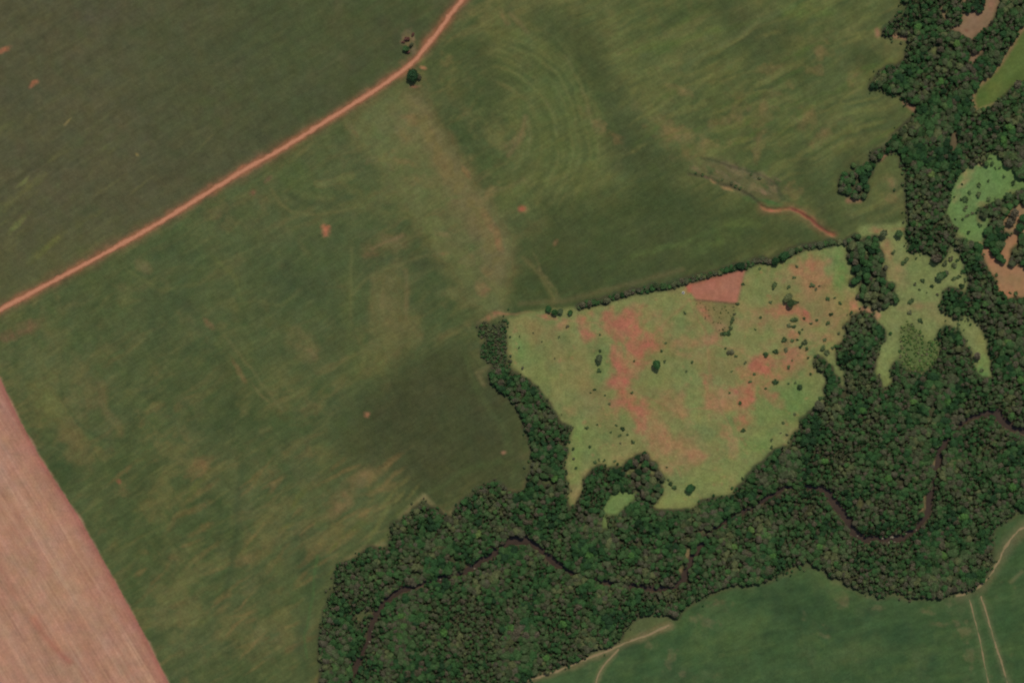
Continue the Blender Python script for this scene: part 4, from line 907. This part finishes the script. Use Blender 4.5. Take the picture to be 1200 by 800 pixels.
SH_M = [(1062,279,2.5),(1046,296,3),(1058,308,3),(1062,304,3.4),(1078,299,1.3),(1107,309,3.8),(1114,304,3.4),(1122,305,2.5),(1118,311,3.8),(1128,318,3.4),(1124,324,3),(1118,326,2.8),(1131,327,2.8),(1127,335,3.8),(1081,329,3),(1072,333,2.3),(1092,335,2.6),(1077,339,1.8),(1098,345,2),(1086,343,1.3),(1067,353,3.8),(1100,359,1.4),(1066,366,3.5),(1079,376,3.5),(1123,380,2.6),(1123,385,2.6),(1081,394,1.8),(1135,272,2.6),(1030,439,1.8),(1031,444,1.6),(1150,434,2.5)]
SH_E = [(1147,217,2.8),(1158,212,2),(1136,226,2.8),(1146,228,3.7),(1131,234,3.7),(1126,234,2),(1158,233,3.2),(1166,233,1.4),(1176,207,2.3),(1166,197,2),(1171,197,2),(1132,243,2.3),(1130,246,2),(1139,250,2.5),(1133,253,2.3),(1128,257,1.8),(1119,257,1.5),(1127,216,1.6),(1118,231,1.5),(1148,264,3.3),(1187,214,3.4),(1160,186,2),(1162,192,2.8)]
SH_R = [(1183,343,1.9),(1190,344,2.8),(1167,322,2.4)]
SH_G = [(890,209,2),(857,215,2.4),(862,218,2.2),(867,221,2.2),(823,205,1.8),(815,203,1.6),(846,211,1.8),(880,205,1.6)]
def shrubs(lst, label, group, small=None):
    for (x, y, r) in lst:
        size = 'tiny' if r < 1.7 else 'small' if r < 2.6 else 'rounded' if r < 3.3 else 'large'
        plant('shrub', 'shrub', x, y, r, size + ' ' + label, group + ', ' + size, SHRUB_C if random.random() < .75 or r < 3.3 else TREE_C and SHRUB_C, SHRUB_T)
shrubs(SH_W, 'dark shrub on the western pasture beside the long red soil patch', 'western pasture shrubs')
shrubs(SH_S, 'dark shrub on the pasture slope facing the river wood', 'southern pasture shrubs')
shrubs(SH_C, 'dark shrub dotted over the eastern red and green pasture', 'eastern pasture shrubs')
shrubs(SH_ROW, 'shrub in the straight row below the bare red plot', 'shrub row below the bare plot')
shrubs(SH_M, 'green shrub on the meadow between the wooded belts', 'meadow shrubs')
shrubs(SH_E, 'dark shrub on the light green meadow enclosed by forest', 'enclosed meadow shrubs')
shrubs(SH_R, 'shrub at the foot of the reddish bare clearing', 'shrubs of the red clearing')
shrubs(SH_G, 'dark weed shrub beside the red erosion gully', 'gully shrubs')

# ---- the forest: far past three hundred crowns, one mass
for (x, y, r) in GREAT:
    plant('tree', 'tree', x, y, r, 'bright green crown standing out in the darker forest canopy', 'bright crowns in the canopy', BRIGHT_C, tall=.9); n_tree += 1
def instancer(name, X, Y, Rr, tallv, crowns, trunks, seed):
    r = np.random.default_rng(seed)
    Z = hat(X, Y) - .05
    n = len(X)
    me = bpy.data.meshes.new(name)
    me.vertices.add(n); me.vertices.foreach_set('co', np.stack([X - 600, 400 - Y, Z], -1).astype(np.float32).ravel())
    a = me.attributes.new('size', 'FLOAT_VECTOR', 'POINT')
    sx = r.uniform(.88, 1.14, n)
    a.data.foreach_set('vector', np.stack([Rr * sx, Rr / sx, (2.5 + .36 * Rr) * tallv * r.uniform(.86, 1.16, n)], -1).astype(np.float32).ravel())
    a = me.attributes.new('turn', 'FLOAT_VECTOR', 'POINT')
    a.data.foreach_set('vector', np.stack([r.uniform(-.12, .12, n), r.uniform(-.12, .12, n), r.uniform(0, 6.28, n)], -1).astype(np.float32).ravel())
    a = me.attributes.new('sort', 'INT', 'POINT'); a.data.foreach_set('value', r.integers(0, len(crowns), n).astype(np.int32))
    o = link(name, me); o['kind'] = 'stuff'
    ng = bpy.data.node_groups.new(name + '_nodes', 'GeometryNodeTree')
    ng.interface.new_socket('Geometry', in_out='INPUT', socket_type='NodeSocketGeometry')
    ng.interface.new_socket('Geometry', in_out='OUTPUT', socket_type='NodeSocketGeometry')
    gi = ng.nodes.new('NodeGroupInput'); go = ng.nodes.new('NodeGroupOutput')
    iop = ng.nodes.new('GeometryNodeInstanceOnPoints'); iop.inputs['Pick Instance'].default_value = True
    jn = ng.nodes.new('GeometryNodeJoinGeometry')
    for k, (c, t) in enumerate(zip(crowns, trunks)):
        j2 = ng.nodes.new('GeometryNodeJoinGeometry')
        for ob in (c, t):
            oi = ng.nodes.new('GeometryNodeObjectInfo'); oi.transform_space = 'ORIGINAL'; oi.inputs['Object'].default_value = ob
            ng.links.new(oi.outputs['Geometry'], j2.inputs[0])
        g2 = ng.nodes.new('GeometryNodeGeometryToInstance'); ng.links.new(j2.outputs[0], g2.inputs[0]); ng.links.new(g2.outputs[0], jn.inputs[0])
    def attr(nm, ty):
        q = ng.nodes.new('GeometryNodeInputNamedAttribute'); q.data_type = ty; q.inputs['Name'].default_value = nm
        return q.outputs['Attribute']
    e2r = ng.nodes.new('FunctionNodeEulerToRotation'); ng.links.new(attr('turn', 'FLOAT_VECTOR'), e2r.inputs[0])
    ng.links.new(gi.outputs[0], iop.inputs['Points']); ng.links.new(jn.outputs[0], iop.inputs['Instance'])
    ng.links.new(attr('sort', 'INT'), iop.inputs['Instance Index']); ng.links.new(e2r.outputs[0], iop.inputs['Rotation']); ng.links.new(attr('size', 'FLOAT_VECTOR'), iop.inputs['Scale'])
    ng.links.new(iop.outputs[0], go.inputs[0])
    md = o.modifiers.new('stand', 'NODES'); md.node_group = ng
    return o
def user_of(me):
    for ob in COL.objects:
        if ob.data is me: return ob
crs = [user_of(m) for m in TREE_C]; trs = [user_of(TREE_T[k % 4]) for k in range(NV)]
drs = [user_of(m) for m in DRY_C]
kinds = [(c, t) for c, t in zip(crs, trs) if c and t] * 3 + [(d, trs[0]) for d in drs[:2] if d]
o = instancer('forest', np.concatenate([XA, XB]), np.concatenate([YA, YB]), np.concatenate([RA, RB]), TALL, [k[0] for k in kinds], [k[1] for k in kinds], 5)
o['label'] = 'dense mixed green river forest with closed bumpy canopy'; o['category'] = 'forest'
print('FOREST', len(XA), len(XB), 'individual trees', n_tree)

# scrub coming up on the old clearing, and rank growth along the gully and the brush plot
sx1, sy1, sr1 = scatter(SCRUB, 3.2, .8, 2.2, 31, .6, .25)
sx2, sy2, sr2 = scatter(BRUSH_PLOT, 4.5, .5, 1.0, 32, .6, .4)
# two of the sort stand as single shrubs at the edge of the scrub and lend it their leaves
protos = []
for k, (x, y, r) in enumerate(((1057,383,1.9),(1068,381,1.8),(1078,389,2.0),(1090,400,1.9))):
    p = plant('shrub', 'shrub', x, y, r, 'yellowish green young bush on the upper edge of the scrub', 'bushes edging the scrub', [SCRUB_C[k]], SHRUB_T)
    protos.append(p)
o = instancer('scrub', np.concatenate([sx1, sx2]), np.concatenate([sy1, sy2]), np.concatenate([sr1, sr2]), .45, [user_of(m) for m in SCRUB_C], [user_of(SHRUB_T[k % 3]) for k in range(4)], 6)
o['label'] = 'mixed young scrub regrowing on the old clearing beside the meadow'; o['category'] = 'scrub'

# ------------------------------------------------------------------ stones in the river, trough
m_rock, nt = nt_new('pale_river_stone')
b = bsdf(nt); f = noise(nt, .9, 4); cr = N(nt, 'ShaderNodeValToRGB')
cr.color_ramp.elements[0].color = (*alb((92, 82, 72)), 1); cr.color_ramp.elements[1].color = (*alb((150, 142, 122)), 1)
nt.links.new(f, cr.inputs[0]); nt.links.new(cr.outputs[0], b.inputs['Base Color'])
def rock(x, y, a, bb, h, ang, label, group, seed):
    r = random.Random(seed); V = []; F = []
    nu, nv = 10, 5
    for j in range(nv + 1):
        ph = math.pi * j / nv
        for i in range(nu):
            th = 2 * math.pi * i / nu; q = r.uniform(.78, 1.14)
            V.append((a * q * math.sin(ph) * math.cos(th), bb * q * math.sin(ph) * math.sin(th), h * q * math.cos(ph)))
    for j in range(nv):
        for i in range(nu): F.append((j * nu + i, (j + 1) * nu + i, (j + 1) * nu + (i + 1) % nu, j * nu + (i + 1) % nu))
    me = mesh_np('river_stone', np.array(V), np.array(F)); me.materials.append(m_rock)
    o = link('river_stone', me)
    o.location = (x - 600, 400 - y, hz(x, y) + .55); o.rotation_euler = (0, 0, R(ang))
    o['label'] = label; o['category'] = 'stone'; o['group'] = group
rock(1046, 629.5, 4.6, 1.5, 1.6, 4, 'long pale flat slab lying in the river loop', 'river stones', 1)
for k, (x, y, a) in enumerate(((1034,631,2.2),(1042,635.5,2.4),(1048,636,2.4),(1010,635.5,1.7),(1021,635,1.6),(1062,625,1.6),(1074,621,1.5),(1030,624,1.5),(1005,628,1.2))):
    rock(x, y, a, a * .7, a * .7, k * 40, 'pale boulder in the river loop beside the long slab', 'boulders in the river loop', 10 + k)
for k, (x, y, a) in enumerate(((508,680,1.7),(516,679,1.6),(524,680,1.5),(532,673,1.5),(541,668,1.6),(552,664,1.7),(500,683,1.3),(556,666,1.4),(436,740,1.4),(433,752,1.5))):
    rock(x, y, a, a * .7, a * .7, k * 55, 'pale boulder in the rapids of the narrow western river', 'boulders in the western rapids', 40 + k)
m_white, nt = nt_new('weathered_white_concrete'); b = bsdf(nt); f = noise(nt, 3, 3); cr = N(nt, 'ShaderNodeValToRGB')
cr.color_ramp.elements[0].color = (.5, .47, .42, 1); cr.color_ramp.elements[1].color = (.72, .7, .65, 1)
nt.links.new(f, cr.inputs[0]); nt.links.new(cr.outputs[0], b.inputs['Base Color'])
def ring(r0, r1, z0, z1, k=20):
    V = []; F = []
    for i in range(k):
        a = 2 * math.pi * i / k; c, s = math.cos(a), math.sin(a)
        V += [(r0 * c, r0 * s, z0), (r0 * c, r0 * s, z1), (r1 * c, r1 * s, z1), (r1 * c, r1 * s, z0)]
    for i in range(k):
        a = 4 * i; bq = 4 * ((i + 1) % k)
        for q in range(4): F.append((a + q, a + (q + 1) % 4, bq + (q + 1) % 4, bq + q))
    return np.array(V), np.array(F)
root = bpy.data.objects.new('water_trough', None); COL.objects.link(root); root.location = (800.5 - 600, 400 - 343, hz(800.5, 343))
root['label'] = 'small round white cattle trough beside the bare red plot'; root['category'] = 'trough'
v, f = ring(1.1, 1.45, -.1, .8); me = mesh_np('basin', v, f); me.materials.append(m_white); link('basin', me, root)
v, f = ring(.02, 1.12, .3, .62); me = mesh_np('water', v, f); me.materials.append(m_w); link('water', me, root)
